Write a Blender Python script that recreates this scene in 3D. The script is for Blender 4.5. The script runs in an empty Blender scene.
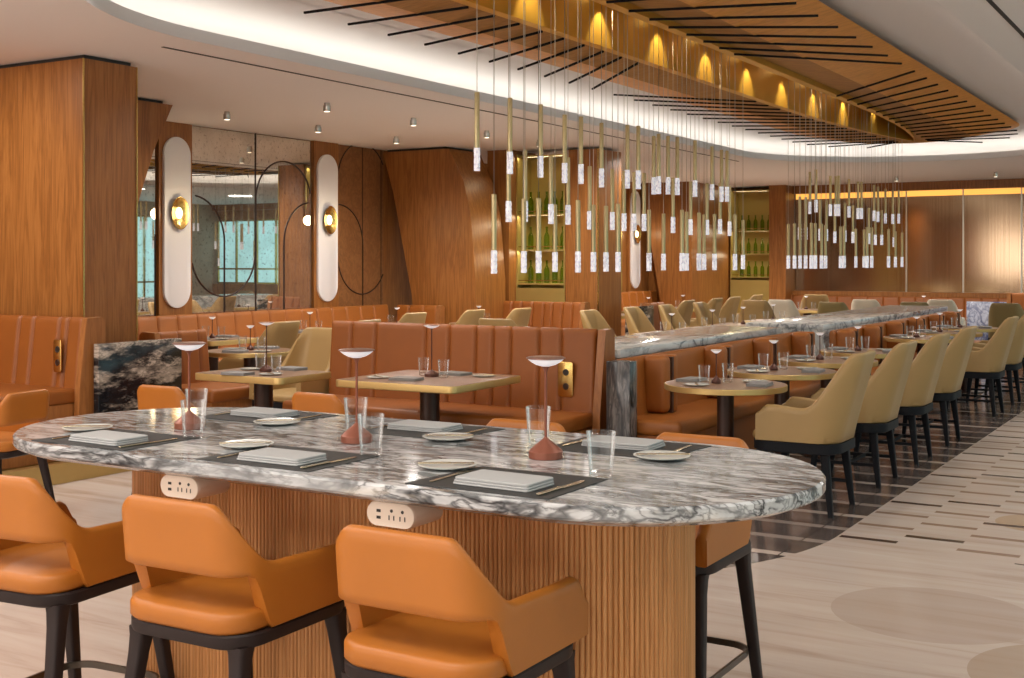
import bpy, bmesh, math, random
from math import pi, sin, cos, radians, sqrt, hypot
from mathutils import Vector, Matrix
random.seed(7)
sc = bpy.context.scene
COL = sc.collection

# ------------------------------------------------------------------ materials
def newmat(name):
    m = bpy.data.materials.new(name); m.use_nodes = True
    nt = m.node_tree
    b = nt.nodes['Principled BSDF']
    return m, nt, b
def lk(nt, a, b): nt.links.new(a, b)
def setin(nt, sock, v):
    if hasattr(v, 'is_output') or isinstance(v, bpy.types.NodeSocket): nt.links.new(v, sock)
    else: sock.default_value = v
def mth(nt, op, a, b=None, c=None):
    n = nt.nodes.new('ShaderNodeMath'); n.operation = op
    setin(nt, n.inputs[0], a)
    if b is not None: setin(nt, n.inputs[1], b)
    if c is not None: setin(nt, n.inputs[2], c)
    return n.outputs[0]
def mixc(nt, f, a, b):
    n = nt.nodes.new('ShaderNodeMix'); n.data_type = 'RGBA'
    setin(nt, n.inputs[0], f)
    for s, v in ((n.inputs[6], a), (n.inputs[7], b)):
        if isinstance(v, tuple): s.default_value = (*v[:3], 1)
        else: nt.links.new(v, s)
    return n.outputs[2]
def ramp(nt, f, stops):
    n = nt.nodes.new('ShaderNodeValToRGB'); lk(nt, f, n.inputs[0])
    e = n.color_ramp.elements
    while len(e) < len(stops): e.new(.5)
    for i, (p, c) in enumerate(stops):
        e[i].position = p; e[i].color = (*c, 1) if len(c) == 3 else c
    return n.outputs[0]
def coords(nt, scale=(1, 1, 1), obj=False, rot=(0, 0, 0)):
    if obj:
        t = nt.nodes.new('ShaderNodeTexCoord'); s = t.outputs['Object']
    else:
        t = nt.nodes.new('ShaderNodeNewGeometry'); s = t.outputs['Position']
    mp = nt.nodes.new('ShaderNodeMapping'); mp.inputs['Scale'].default_value = scale; mp.inputs['Rotation'].default_value = rot
    lk(nt, s, mp.inputs[0]); return mp.outputs[0]
def noise(nt, vec, scale, detail=4, rough=.55, dist=0):
    n = nt.nodes.new('ShaderNodeTexNoise'); lk(nt, vec, n.inputs['Vector'])
    n.inputs['Scale'].default_value = scale; n.inputs['Detail'].default_value = detail
    n.inputs['Roughness'].default_value = rough; n.inputs['Distortion'].default_value = dist
    return n.outputs['Fac']
def bump(nt, b, h, strength=.2, dist=.01):
    n = nt.nodes.new('ShaderNodeBump'); n.inputs['Strength'].default_value = strength; n.inputs['Distance'].default_value = dist
    lk(nt, h, n.inputs['Height']); lk(nt, n.outputs[0], b.inputs['Normal'])
def plain(name, col, rough=.5, metal=0., em=None, es=0., spec=.5):
    m, nt, b = newmat(name)
    b.inputs['Base Color'].default_value = (*col, 1); b.inputs['Roughness'].default_value = rough
    b.inputs['Metallic'].default_value = metal; b.inputs['Specular IOR Level'].default_value = spec
    if em: b.inputs['Emission Color'].default_value = (*em, 1); b.inputs['Emission Strength'].default_value = es
    return m
def woodmat(name, dark, mid, light, scale=(9, 9, .55), rough=.38, cath=True):
    m, nt, b = newmat(name)
    v = coords(nt, scale)
    n1 = noise(nt, v, 1.6, 6, .6, .6)
    v2 = coords(nt, (scale[0] * 8, scale[1] * 8, scale[2] * 2.5))
    n2 = noise(nt, v2, 2.2, 3, .5)
    w = mth(nt, 'FRACT', mth(nt, 'MULTIPLY', n1, 5.0))
    w = mth(nt, 'ABSOLUTE', mth(nt, 'SUBTRACT', w, .5))
    f = mth(nt, 'ADD', mth(nt, 'MULTIPLY', w, .7), mth(nt, 'MULTIPLY', n2, .65))
    c = ramp(nt, f, [(.1, dark), (.45, mid), (.85, light)])
    lk(nt, c, b.inputs['Base Color']); b.inputs['Roughness'].default_value = rough
    return m
def leather(name, col, rough=.42, var=.12):
    m, nt, b = newmat(name)
    v = coords(nt)
    n = noise(nt, v, 6, 4)
    d = tuple(c * (1 - var) for c in col); l = tuple(min(1, c * (1 + var)) for c in col)
    lk(nt, mixc(nt, n, d, l), b.inputs['Base Color'])
    b.inputs['Roughness'].default_value = rough
    bump(nt, b, noise(nt, v, 320, 2), .12, .002)
    return m
def marble(name, base, grey, dark, sc_=(1.6, 5, 5), rough=.12, density=1., rot=(0, 0, .25), cream=None, cl=(.33, .62)):
    m, nt, b = newmat(name)
    v = coords(nt, sc_, rot=rot)
    warp = nt.nodes.new('ShaderNodeTexNoise'); lk(nt, v, warp.inputs['Vector']); warp.inputs['Scale'].default_value = 1.1; warp.inputs['Detail'].default_value = 3
    va = nt.nodes.new('ShaderNodeVectorMath'); va.operation = 'MULTIPLY_ADD'
    lk(nt, warp.outputs['Color'], va.inputs[0]); va.inputs[1].default_value = (.9, .9, .9); lk(nt, v, va.inputs[2])
    n1 = noise(nt, va.outputs[0], 1.5, 4, .55)
    r1 = mth(nt, 'ABSOLUTE', mth(nt, 'SUBTRACT', n1, .5))
    n2 = noise(nt, va.outputs[0], 3.2, 4, .6)
    r2 = mth(nt, 'ABSOLUTE', mth(nt, 'SUBTRACT', n2, .5))
    cloud = noise(nt, v, 1.1, 5, .6)
    c = ramp(nt, cloud, [(cl[0], grey), (cl[1], base)])
    vein1 = ramp(nt, r1, [(0, (1, 1, 1)), (.014 * density, (.8, .8, .8)), (.03 * density, (.28,) * 3), (.075 * density, (0, 0, 0))])
    vein2 = ramp(nt, r2, [(0, (.85,) * 3), (.016 * density, (.5,) * 3), (.04 * density, (0, 0, 0))])
    mask = ramp(nt, noise(nt, v, .8, 3), [(.36, (.42,) * 3), (.58, (1, 1, 1))])
    f = mth(nt, 'MULTIPLY', mth(nt, 'MAXIMUM', vein1, vein2), mask)
    c2 = mixc(nt, f, c, dark)
    if cream:
        k = ramp(nt, noise(nt, v, 1.7, 4), [(.6, (0, 0, 0)), (.75, (.6,) * 3)])
        c2 = mixc(nt, k, c2, cream)
    lk(nt, c2, b.inputs['Base Color']); b.inputs['Roughness'].default_value = rough
    return m

MT = {}
MT['walnut'] = woodmat('walnut veneer', (.16, .055, .011), (.30, .112, .024), (.42, .172, .043))
MT['walnut_dark'] = woodmat('darker walnut', (.14, .048, .011), (.25, .09, .02), (.34, .135, .034))
MT['oak_flute'] = woodmat('fluted oak', (.33, .135, .036), (.55, .245, .078), (.70, .345, .13), (16, 16, .4), .5)
MT['booth_wood'] = woodmat('bench wood', (.24, .09, .025), (.34, .13, .036), (.42, .17, .05), (9, 9, 1))
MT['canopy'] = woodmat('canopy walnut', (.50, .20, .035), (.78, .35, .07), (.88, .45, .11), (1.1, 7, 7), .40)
MT['canopy'].node_tree.nodes['Principled BSDF'].inputs['Specular IOR Level'].default_value = .2
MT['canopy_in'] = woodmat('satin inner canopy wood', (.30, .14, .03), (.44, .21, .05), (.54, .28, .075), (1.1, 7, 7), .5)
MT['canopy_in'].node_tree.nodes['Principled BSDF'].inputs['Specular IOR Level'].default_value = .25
MT['burl'] = woodmat('burl veneer', (.15, .062, .02), (.24, .10, .034), (.31, .14, .05), (5, 5, 4), .35)
MT['stool'] = leather('tan orange leather', (.43, .140, .016), .42)
MT['booth'] = leather('cognac leather', (.285, .083, .010), .5)
MT['booth_fin'] = leather('cognac bench leather', (.35, .112, .017), .48)
MT['beige'] = leather('beige leather', (.39, .25, .095), .45, .07)
MT['olive'] = leather('olive beige leather', (.26, .19, .07), .5, .07)
MT['cream'] = leather('cream boucle', (.74, .66, .52), .8, .08)
MT['black'] = plain('black stained wood', (.020, .012, .011), .5, spec=.3)
MT['blackpaint'] = plain('black lacquer', (.008, .009, .012), .6, spec=.2)
MT['darkbrown'] = plain('dark bronze column', (.045, .02, .013), .35, .3)
MT['strip_brown'] = plain('brown wood strip', (.075, .03, .016), .45)
MT['marble'] = marble('grey veined marble', (.66, .67, .67), (.36, .38, .385), (.035, .037, .04), (2.5, 8.5, 8.5), .09, 1.8, (0, 0, .2), (.60, .52, .40), (.30, .52))
MT['marble_div'] = marble('pale divider marble', (.74, .755, .75), (.52, .55, .56), (.14, .16, .18), (3.2, .9, 2.2), .12, 1.0)
MT['marble_dark'] = marble('black veined marble', (.66, .55, .45), (.018, .018, .021), (.008, .009, .012), (2, 3.4, 9.5), .14, 2.6, (.65, 0, 0), None, (.47, .57))
MT['marble_post'] = marble('striped dark marble', (.30, .27, .25), (.03, .03, .034), (.012, .013, .016), (7, 7, 1.0), .16, 2.0, (0, 0, 0))
MT['marble_blue'] = marble('blue veined marble', (.66, .69, .78), (.45, .50, .64), (.06, .08, .2), (2, 2, 2), .15, 1.8)
MT['brass'] = plain('satin brass', (.62, .42, .14), .26, 1)
MT['brass_soft'] = plain('brushed brass edge', (.60, .43, .17), .42, .75)
MT['gold'] = plain('polished gold trough', (.78, .48, .08), .36, .85)
MT['goldpanel'] = plain('gold metal shelf', (.55, .42, .13), .4, .6)
MT['rod'] = plain('champagne brass rod', (.50, .41, .22), .32, .8)
MT['nickel'] = plain('satin nickel', (.6, .57, .52), .3, 1)
MT['cord'] = plain('fine steel cable', (.55, .52, .47), .5, .3)
MT['copper'] = plain('copper brown lacquer', (.26, .085, .05), .36, .35)
MT['shade_top'] = plain('bronze rose shade', (.34, .19, .15), .3, .6)
MT['shade_glow'] = plain('lamp diffuser', (.8, .78, .8), .4, 0, (1, .9, .92), .35)
MT['ceramic'] = plain('glazed white ceramic', (.66, .68, .64), .18)
MT['linen'] = leather('grey linen', (.42, .425, .42), .85, .06)
MT['linen_dark'] = leather('dim grey linen', (.25, .24, .23), .85, .06)
MT['placemat'] = plain('charcoal placemat', (.035, .036, .035), .6)
MT['steel'] = plain('champagne cutlery', (.66, .58, .42), .22, 1)
MT['plaster'] = plain('white plaster', (.90, .88, .87), .8)
MT['plaster_in'] = plain('white cove plaster', (.82, .81, .81), .75)
MT['slot'] = plain('dark linear slot', (.03, .03, .03), .6)
MT['slat'] = plain('black ceiling slat', (.012, .011, .012), .9, spec=.1)
MT['pill'] = plain('pale wall panel', (.90, .88, .88), .5)
MT['tabletop'] = woodmat('table laminate', (.20, .11, .07), (.27, .16, .10), (.33, .20, .13), (6, 6, 6), .3)
MT['outlet'] = plain('blush outlet casing', (.72, .54, .42), .4)
MT['outlet_face'] = plain('pale outlet face', (.80, .67, .55), .35)
MT['hole'] = plain('outlet slots', (.02, .015, .012), .5)
MT['bottle'] = None
MT['led'] = plain('cove light strip', (1, .9, .78), .5, 0, (1, .93, .84), 3.0)
MT['led_amber'] = plain('amber light strip', (1, .6, .2), .5, 0, (1, .50, .09), .8)
MT['bulb'] = plain('warm bulb', (1, .85, .6), .4, 0, (1, .80, .50), 5)
MT['spotlens'] = plain('downlight lens', (1, .9, .75), .4, 0, (1, .86, .66), 2.5)
MT['winglow'] = plain('daylit window pane', (.5, .8, .85), .3, 0, (.36, .72, .80), .75)
MT['fillwhite'] = plain('added fill light pane', (.9, .9, .9), .3, 0, (1, .95, .90), 2.2)
MT['rearwall'] = plain('warm plaster', (.46, .36, .27), .8)

def glassmat(name, col=(1, 1, 1), rough=0., ior=1.45):
    m, nt, b = newmat(name)
    b.inputs['Base Color'].default_value = (*col, 1); b.inputs['Roughness'].default_value = rough
    b.inputs['Transmission Weight'].default_value = 1; b.inputs['IOR'].default_value = ior
    return m
def thinglass(name, tint, k=1.0, edge=.22):
    m, nt, b = newmat(name); nt.nodes.remove(b)
    out = nt.nodes['Material Output']
    tr = nt.nodes.new('ShaderNodeBsdfTransparent'); tr.inputs[0].default_value = (*tint, 1)
    gl = nt.nodes.new('ShaderNodeBsdfGlossy'); gl.inputs['Roughness'].default_value = .02; gl.inputs[0].default_value = (1, 1, 1, 1)
    df = nt.nodes.new('ShaderNodeBsdfTranslucent'); df.inputs[0].default_value = (.9, .92, .92, 1)  # white mixed in towards grazing angles paints the bright glass edges
    fr = nt.nodes.new('ShaderNodeLayerWeight'); fr.inputs[0].default_value = .25
    ef = nt.nodes.new('ShaderNodeLayerWeight'); ef.inputs[0].default_value = .35
    mx0 = nt.nodes.new('ShaderNodeMixShader'); lk(nt, mth(nt, 'MULTIPLY', ef.outputs['Facing'], edge), mx0.inputs[0])
    lk(nt, tr.outputs[0], mx0.inputs[1]); lk(nt, df.outputs[0], mx0.inputs[2])
    mx = nt.nodes.new('ShaderNodeMixShader'); lk(nt, mth(nt, 'MINIMUM', mth(nt, 'MULTIPLY', fr.outputs['Fresnel'], k), .5), mx.inputs[0])
    lk(nt, mx0.outputs[0], mx.inputs[1]); lk(nt, gl.outputs[0], mx.inputs[2]); lk(nt, mx.outputs[0], out.inputs[0])
    return m
MT['glass'] = thinglass('clear glass', (.97, .975, .975), 1.0, .38)
MT['bottle'] = thinglass('green bottle glass', (.56, .74, .22), .9)
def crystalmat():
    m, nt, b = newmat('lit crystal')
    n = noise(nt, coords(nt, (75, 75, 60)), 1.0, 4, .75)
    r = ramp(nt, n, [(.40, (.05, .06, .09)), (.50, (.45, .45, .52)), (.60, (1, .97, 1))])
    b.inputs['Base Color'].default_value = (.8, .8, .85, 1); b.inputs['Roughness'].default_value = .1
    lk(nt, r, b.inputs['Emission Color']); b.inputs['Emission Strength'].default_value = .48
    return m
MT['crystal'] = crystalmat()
def mirrormat():
    m, nt, b = newmat('antique mirror')
    v = coords(nt, (1, 1, 1))
    n = noise(nt, v, 2.4, 6, .62)
    sp = noise(nt, v, 26, 5, .7)
    c = ramp(nt, n, [(.3, (.62, .58, .51)), (.65, (.82, .79, .72))])
    s = ramp(nt, sp, [(.56, (0, 0, 0)), (.68, (.85,) * 3)])
    lk(nt, mixc(nt, s, c, (.26, .23, .19)), b.inputs['Base Color'])
    b.inputs['Metallic'].default_value = .93
    lk(nt, ramp(nt, n, [(.35, (.0,) * 3), (.7, (.035,) * 3)]), b.inputs['Roughness'])
    return m
MT['mirror'] = mirrormat()
def bronzemat():
    m, nt, b = newmat('bronze tinted glass')
    v = coords(nt, (40, 1, .25)); n = noise(nt, v, 1.2, 4)
    lk(nt, ramp(nt, n, [(.3, (.40, .28, .17)), (.7, (.52, .38, .25))]), b.inputs['Base Color'])
    b.inputs['Metallic'].default_value = .9; b.inputs['Roughness'].default_value = .11
    return m
MT['bronze'] = bronzemat()

def floormat():
    m, nt, b = newmat('inlaid stone floor')
    g = nt.nodes.new('ShaderNodeNewGeometry'); sx = nt.nodes.new('ShaderNodeSeparateXYZ'); lk(nt, g.outputs['Position'], sx.inputs[0])
    X, Y = sx.outputs[0], sx.outputs[1]
    # pale veined stone, veins along X
    v = coords(nt, (.55, 5.5, 1)); n = noise(nt, v, 1.6, 6, .6, .5)
    pale = ramp(nt, n, [(.28, (.44, .335, .265)), (.46, (.565, .465, .40)), (.7, (.615, .53, .47))])
    # soft circles in slightly darker stone
    def disc(cx, cy, r):
        dx = mth(nt, 'SUBTRACT', X, cx); dy = mth(nt, 'SUBTRACT', Y, cy)
        d = mth(nt, 'SQRT', mth(nt, 'ADD', mth(nt, 'MULTIPLY', dx, dx), mth(nt, 'MULTIPLY', dy, dy)))
        return mth(nt, 'LESS_THAN', d, r)
    c = pale
    for cx, cy, r, col, k in ((-1.08, 5.1, .40, (.44, .34, .28), .8), (-.10, 5.35, .55, (.36, .25, .16), .85), (-.42, 4.55, .42, (.38, .27, .18), .85),
                              (-.93, 7.15, .25, (.44, .28, .13), .8), (-3.9, 4.2, .7, (.62, .50, .41), .5), (-4.9, 3.6, .6, (.66, .54, .45), .5)):
        c = mixc(nt, mth(nt, 'MULTIPLY', disc(cx, cy, r), k), c, mixc(nt, .7, pale, col))
    # inlay dashes
    def dashes(pitch, rowp, x0, y0, th):
        u = mth(nt, 'DIVIDE', mth(nt, 'SUBTRACT', X, x0), pitch)
        col = mth(nt, 'FLOOR', u)
        par = mth(nt, 'MODULO', mth(nt, 'ADD', col, 100), 2)
        w = mth(nt, 'ADD', mth(nt, 'DIVIDE', mth(nt, 'SUBTRACT', Y, y0), rowp), mth(nt, 'MULTIPLY', par, .5))
        row = mth(nt, 'FLOOR', mth(nt, 'ADD', w, .5))
        on = mth(nt, 'LESS_THAN', mth(nt, 'ABSOLUTE', mth(nt, 'SUBTRACT', w, row)), th)
        k = mth(nt, 'MODULO', mth(nt, 'ADD', mth(nt, 'ADD', row, mth(nt, 'MULTIPLY', col, 2)), 300), 3)
        strong = mth(nt, 'LESS_THAN', k, .5)
        return on, strong
    on, strong = dashes(.29, .355, -1.8, 6.3, .078)
    zone = mth(nt, 'MULTIPLY', mth(nt, 'GREATER_THAN', X, -1.80), mth(nt, 'GREATER_THAN', Y, mth(nt, 'MULTIPLY_ADD', X, -.12, 6.02)))
    dc = mixc(nt, strong, (.30, .20, .145), (.06, .034, .026))
    c = mixc(nt, mth(nt, 'MULTIPLY', on, zone), c, dc)
    # dark tile racetrack under the tables
    ax = mth(nt, 'ABSOLUTE', mth(nt, 'SUBTRACT', X, -3.64))
    dy = mth(nt, 'MINIMUM', mth(nt, 'SUBTRACT', Y, 6.3), 0)
    dd = mth(nt, 'SQRT', mth(nt, 'ADD', mth(nt, 'MULTIPLY', ax, ax), mth(nt, 'MULTIPLY', dy, dy)))
    dark = mth(nt, 'LESS_THAN', dd, 1.83)
    tn = noise(nt, coords(nt, (1, 3, 1)), 3, 5)
    tile = ramp(nt, tn, [(.3, (.075, .058, .052)), (.7, (.14, .108, .095))])
    on2, st2 = dashes(.58, .355, -1.8, 6.3, .10)
    tile = mixc(nt, mth(nt, 'MULTIPLY', on2, mth(nt, 'MULTIPLY_ADD', st2, .5, .45)), tile, (.60, .50, .43))
    jy = mth(nt, 'ABSOLUTE', mth(nt, 'SUBTRACT', mth(nt, 'FRACT', mth(nt, 'DIVIDE', mth(nt, 'ADD', X, 11.8), .58)), .5))
    tile = mixc(nt, mth(nt, 'GREATER_THAN', jy, .494), tile, (.02, .015, .014))
    c = mixc(nt, dark, c, tile)
    lk(nt, c, b.inputs['Base Color'])
    lk(nt, mth(nt, 'MULTIPLY_ADD', dark, -.10, .24), b.inputs['Roughness'])
    b.inputs['Specular IOR Level'].default_value = .45
    return m
MT['floor'] = floormat()

# ------------------------------------------------------------------ mesh building
class MB:
    def __init__(s): s.v = []; s.f = []
    def add(s, vs, fs, M=None):
        o = len(s.v)
        s.v += [tuple(M @ Vector(p)) for p in vs] if M is not None else [tuple(p) for p in vs]
        s.f += [tuple(i + o for i in f) for f in fs]; return s
    def box(s, x0, x1, y0, y1, z0, z1, r=0., seg=2, M=None):
        if r <= 0:
            vs = [(x, y, z) for z in (z0, z1) for y in (y0, y1) for x in (x0, x1)]
            return s.add(vs, [(0, 2, 3, 1), (4, 5, 7, 6), (0, 1, 5, 4), (2, 6, 7, 3), (0, 4, 6, 2), (1, 3, 7, 5)], M)
        bm = bmesh.new(); bmesh.ops.create_cube(bm, size=1)
        for v in bm.verts: v.co = Vector(((x0 + x1) / 2 + v.co.x * (x1 - x0), (y0 + y1) / 2 + v.co.y * (y1 - y0), (z0 + z1) / 2 + v.co.z * (z1 - z0)))
        bmesh.ops.bevel(bm, geom=list(bm.edges), offset=min(r, .49 * min(x1 - x0, y1 - y0, z1 - z0)), segments=seg, affect='EDGES', profile=.5)
        bm.verts.index_update()
        s.add([v.co[:] for v in bm.verts], [tuple(v.index for v in f.verts) for f in bm.faces], M); bm.free(); return s
    def lathe(s, prof, n=20, M=None, c=(0, 0)):
        vs = []; fs = []
        for r, z in prof:
            for k in range(n): vs.append((c[0] + r * cos(2 * pi * k / n), c[1] + r * sin(2 * pi * k / n), z))
        for i in range(len(prof) - 1):
            for k in range(n):
                k2 = (k + 1) % n; fs.append((i * n + k, i * n + k2, (i + 1) * n + k2, (i + 1) * n + k))
        fs.append(tuple(reversed(range(n)))); fs.append(tuple((len(prof) - 1) * n + k for k in range(n)))
        return s.add(vs, fs, M)
    def rings(s, rings, cap=True, M=None, closed=True):
        n = len(rings[0]); vs = [p for r in rings for p in r]; fs = []
        for i in range(len(rings) - 1):
            for k in range(n if closed else n - 1):
                k2 = (k + 1) % n; fs.append((i * n + k, i * n + k2, (i + 1) * n + k2, (i + 1) * n + k))
        if cap: fs.append(tuple(reversed(range(n)))); fs.append(tuple((len(rings) - 1) * n + k for k in range(n)))
        return s.add(vs, fs, M)
    def stack(s, outline, prof, M=None):
        """outline: closed 2D polygon (ccw); prof: list of (inset, z)."""
        n = len(outline); nor = []
        for i in range(n):
            a, b = outline[i - 1], outline[(i + 1) % n]
            dx, dy = b[0] - a[0], b[1] - a[1]; l = hypot(dx, dy) or 1
            nor.append((dy / l, -dx / l))
        rs = [[(p[0] - m[0] * d, p[1] - m[1] * d, z) for p, m in zip(outline, nor)] for d, z in prof]
        return s.rings(rs, True, M)
    def tube(s, pts, r, n=8, closed=False, M=None):
        pts = [Vector(p) for p in pts]; rs = []; N = len(pts)
        rr = r if isinstance(r, (list, tuple)) else [r] * N
        up = None
        for i, p in enumerate(pts):
            if closed: t = pts[(i + 1) % N] - pts[i - 1]
            else: t = pts[min(i + 1, N - 1)] - pts[max(i - 1, 0)]
            t.normalize()
            if up is None:
                up = t.orthogonal().normalized()
            up = (up - t * up.dot(t)).normalized(); w = t.cross(up)
            rs.append([p + (up * cos(2 * pi * k / n) + w * sin(2 * pi * k / n)) * rr[i] for k in range(n)])
        if closed:
            rs.append(rs[0]); return s.rings(rs, False, M)
        return s.rings(rs, True, M)
    def leg(s, p0, p1, a0, b0, a1, b1, M=None):
        """square tapered leg from p0 (top, half sizes a0,b0) to p1 (foot)."""
        def sq(p, a, b):
            o = []
            for sx, sy in ((1, -1), (1, 1), (-1, 1), (-1, -1)):
                k = .3
                pts = [(sx * a, sy * b * (1 - k)), (sx * a * (1 - k), sy * b)]
                if sx * sy > 0: pass
                else: pts.reverse()
                o += pts
            return [(p[0] + q[0], p[1] + q[1], p[2]) for q in o]
        return s.rings([sq(p1, a1, b1), sq(p0, a0, b0)], True, M)
    def mesh(s, name, mats, smooth=True, ang=35):
        me = bpy.data.meshes.new(name); me.from_pydata(s.v, [], s.f); me.validate()
        bm = bmesh.new(); bm.from_mesh(me); bmesh.ops.recalc_face_normals(bm, faces=bm.faces); bm.to_mesh(me); bm.free()
        for m in (mats if isinstance(mats, (list, tuple)) else [mats]): me.materials.append(m)
        if smooth:
            me.polygons.foreach_set('use_smooth', [True] * len(me.polygons)); me.set_sharp_from_angle(angle=radians(ang))
        return me
def new(name, data, parent=None, loc=(0, 0, 0), rz=0.):
    o = bpy.data.objects.new(name, data); COL.objects.link(o)
    o.location = loc; o.rotation_euler = (0, 0, rz)
    if parent is not None: o.parent = parent
    return o
def put(name, mb, mat, parent=None, loc=(0, 0, 0), rz=0., label=None, ang=35):
    o = new(name, mb.mesh(name, mat, True, ang) if isinstance(mb, MB) else mb, parent, loc, rz)
    if label: o['label'] = label
    return o
USED = {}
def tag(o, label, cat, group=None):
    n = len(label.replace('-', ' ').split())
    if label in USED and not group: print('DUPLICATE LABEL', label)
    if n > 16 or n < 4: print('LABEL LENGTH', n, label)
    USED[label] = o
    o['label'] = label; o['category'] = cat
    if group: o['group'] = group
    return o
def thing(name, label, cat, loc=(0, 0, 0), rz=0., group=None):
    return tag(new(name, None, None, loc, rz), label, cat, group)
def struct(name, mb, mat, loc=(0, 0, 0), parent=None, ang=35):
    o = put(name, mb, mat, parent, loc, 0, None, ang)
    if parent is None: o['kind'] = 'structure'
    return o
def dup(root, loc, rz, label, group=None):
    r = root.copy(); COL.objects.link(r); r.location = loc; r.rotation_euler = (0, 0, rz)
    for ch in root.children:
        c = ch.copy(); COL.objects.link(c); c.parent = r
        for g in ch.children:
            d = g.copy(); COL.objects.link(d); d.parent = c
    tag(r, label, root['category'], group or root.get('group'))
    return r
class Kind:
    """first use builds, later uses copy"""
    def __init__(s, fn): s.fn = fn; s.src = None
    def __call__(s, loc, rz, label, group=None):
        if s.src is None:
            s.src = s.fn(); s.src.location = loc; s.src.rotation_euler = (0, 0, rz)
            if group: s.src['group'] = group
            tag(s.src, label, s.src['category'], group); return s.src
        return dup(s.src, loc, rz, label, group)
ORD = 'first second third fourth fifth sixth seventh eighth ninth tenth eleventh twelfth thirteenth fourteenth fifteenth sixteenth seventeenth eighteenth'.split()

def rrect(x0, x1, y0, y1, r, n=6):
    o = []
    for cx, cy, a in ((x1 - r, y0 + r, -pi / 2), (x1 - r, y1 - r, 0), (x0 + r, y1 - r, pi / 2), (x0 + r, y0 + r, pi)):
        for k in range(n + 1):
            t = a + pi / 2 * k / n; o.append((cx + r * cos(t), cy + r * sin(t)))
    return o
def racetrack(xa, xb, yc, r, n=28):
    o = []
    for k in range(n + 1):
        t = -pi / 2 + pi * k / n; o.append((xb + r * cos(t), yc + r * sin(t)))
    for k in range(n + 1):
        t = pi / 2 + pi * k / n; o.append((xa + r * cos(t), yc + r * sin(t)))
    return o
def racetrackY(xc, ya, yb, r, n=40, ns=16):
    """racetrack elongated along Y, ccw, evenly sampled straights"""
    o = []
    for k in range(ns): o.append((xc + r, ya + (yb - ya) * k / ns))
    for k in range(n + 1): t = pi * k / n; o.append((xc + r * cos(t), yb + r * sin(t)))
    for k in range(1, ns): o.append((xc - r, yb - (yb - ya) * k / ns))
    for k in range(n + 1): t = pi + pi * k / n; o.append((xc + r * cos(t), ya + r * sin(t)))
    return o[:-1]
def sstep(a, b, x):
    t = max(0., min(1., (x - a) / (b - a))); return t * t * (3 - 2 * t)
def pad_prof(z0, z1, r, n=4, crown=0.):
    p = [(r * .6, z0), (0, z0 + r * .6)]
    for k in range(n + 1):
        t = pi / 2 * k / n; p.append((r * (1 - cos(t)), z1 - r + r * sin(t)))
    p.append((r * 2.2, z1 + crown * .5)); p.append((r * 4.5, z1 + crown))
    return p

# ------------------------------------------------------------------ camera
cam = bpy.data.cameras.new('camera'); co = bpy.data.objects.new('camera', cam); COL.objects.link(co)
co.location = (0, 0, 1.42); co.rotation_euler = (pi / 2, 0, radians(31.0))
cam.sensor_width = 36; cam.lens = 1220 / 1024 * 36; cam.shift_y = -77 / 1024; cam.clip_end = 200
sc.camera = co

# ------------------------------------------------------------------ room shell
XL, XR, YF, YB, ZC = -9.45, 3.4, -3.2, 22.6, 2.85
struct('floor', MB().box(XL - .1, XR + .1, YF - .1, YB + .1, -.1, 0), MT['floor'])
struct('wall_left', MB().box(XL - .15, XL, YF, YB, 0, 3.4), MT['walnut'])
struct('wall_back', MB().box(XL, XR, YB, YB + .15, 0, 3.4), MT['walnut'])
struct('wall_right', MB().box(XR, XR + .15, YF, YB, 0, 3.4), MT['rearwall'])
struct('wall_front', MB().box(XL, XR, YF - .15, YF, 0, 3.4), MT['rearwall'])
# soffit ceiling with racetrack opening
OXC, OYA, OYB, OR = -3.64, 5.77, 15.7, 2.19
op = racetrackY(OXC, OYA, OYB, OR, 56, 12)
def soffit():
    mb = MB(); outer = []
    cx, cy = OXC, (OYA + OYB) / 2
    for x, y in op:
        dx, dy = x - cx, y - cy; s = 1e9
        if abs(dx) > 1e-6: s = min(s, ((XR if dx > 0 else XL) - cx) / dx)
        if abs(dy) > 1e-6: s = min(s, ((YB if dy > 0 else YF) - cy) / dy)
        outer.append((cx + dx * s, cy + dy * s))
    n = len(op)
    vs = [(x, y, ZC) for x, y in op] + [(x, y, ZC) for x, y in outer]
    fs = [(i, (i + 1) % n, n + (i + 1) % n, n + i) for i in range(n)]
    mb.add(vs, fs)
    # corners
    cs = [(XL, YF), (XR, YF), (XR, YB), (XL, YB)]
    for c in cs:
        # nearest pair of outer points on both sides of the corner
        best = None
        for i in range(n):
            a, b = outer[i], outer[(i + 1) % n]
            on = lambda p: (abs(p[0] - XL) < 1e-4, abs(p[0] - XR) < 1e-4, abs(p[1] - YF) < 1e-4, abs(p[1] - YB) < 1e-4)
            if on(a) != on(b) and (abs(a[0] - c[0]) < 1e-4 or abs(a[1] - c[1]) < 1e-4) and (abs(b[0] - c[0]) < 1e-4 or abs(b[1] - c[1]) < 1e-4): best = i
        if best is not None:
            a, b = outer[best], outer[(best + 1) % n]
            mb.add([(*a, ZC), (*b, ZC), (*c, ZC)], [(0, 1, 2)])
    return mb
struct('ceiling', soffit(), MT['plaster'])
def sweep_ring(prof):
    """prof: (outward offset, z) along the opening; outward is away from its middle"""
    mb = MB(); n = len(op); nor = []
    for i in range(n):
        a, b = op[i - 1], op[(i + 1) % n]; dx, dy = b[0] - a[0], b[1] - a[1]; l = hypot(dx, dy)
        nor.append((dy / l, -dx / l))
    mb.rings([[(p[0] + m[0] * d, p[1] + m[1] * d, z) for p, m in zip(op, nor)] for d, z in prof], False)
    return mb
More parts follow.
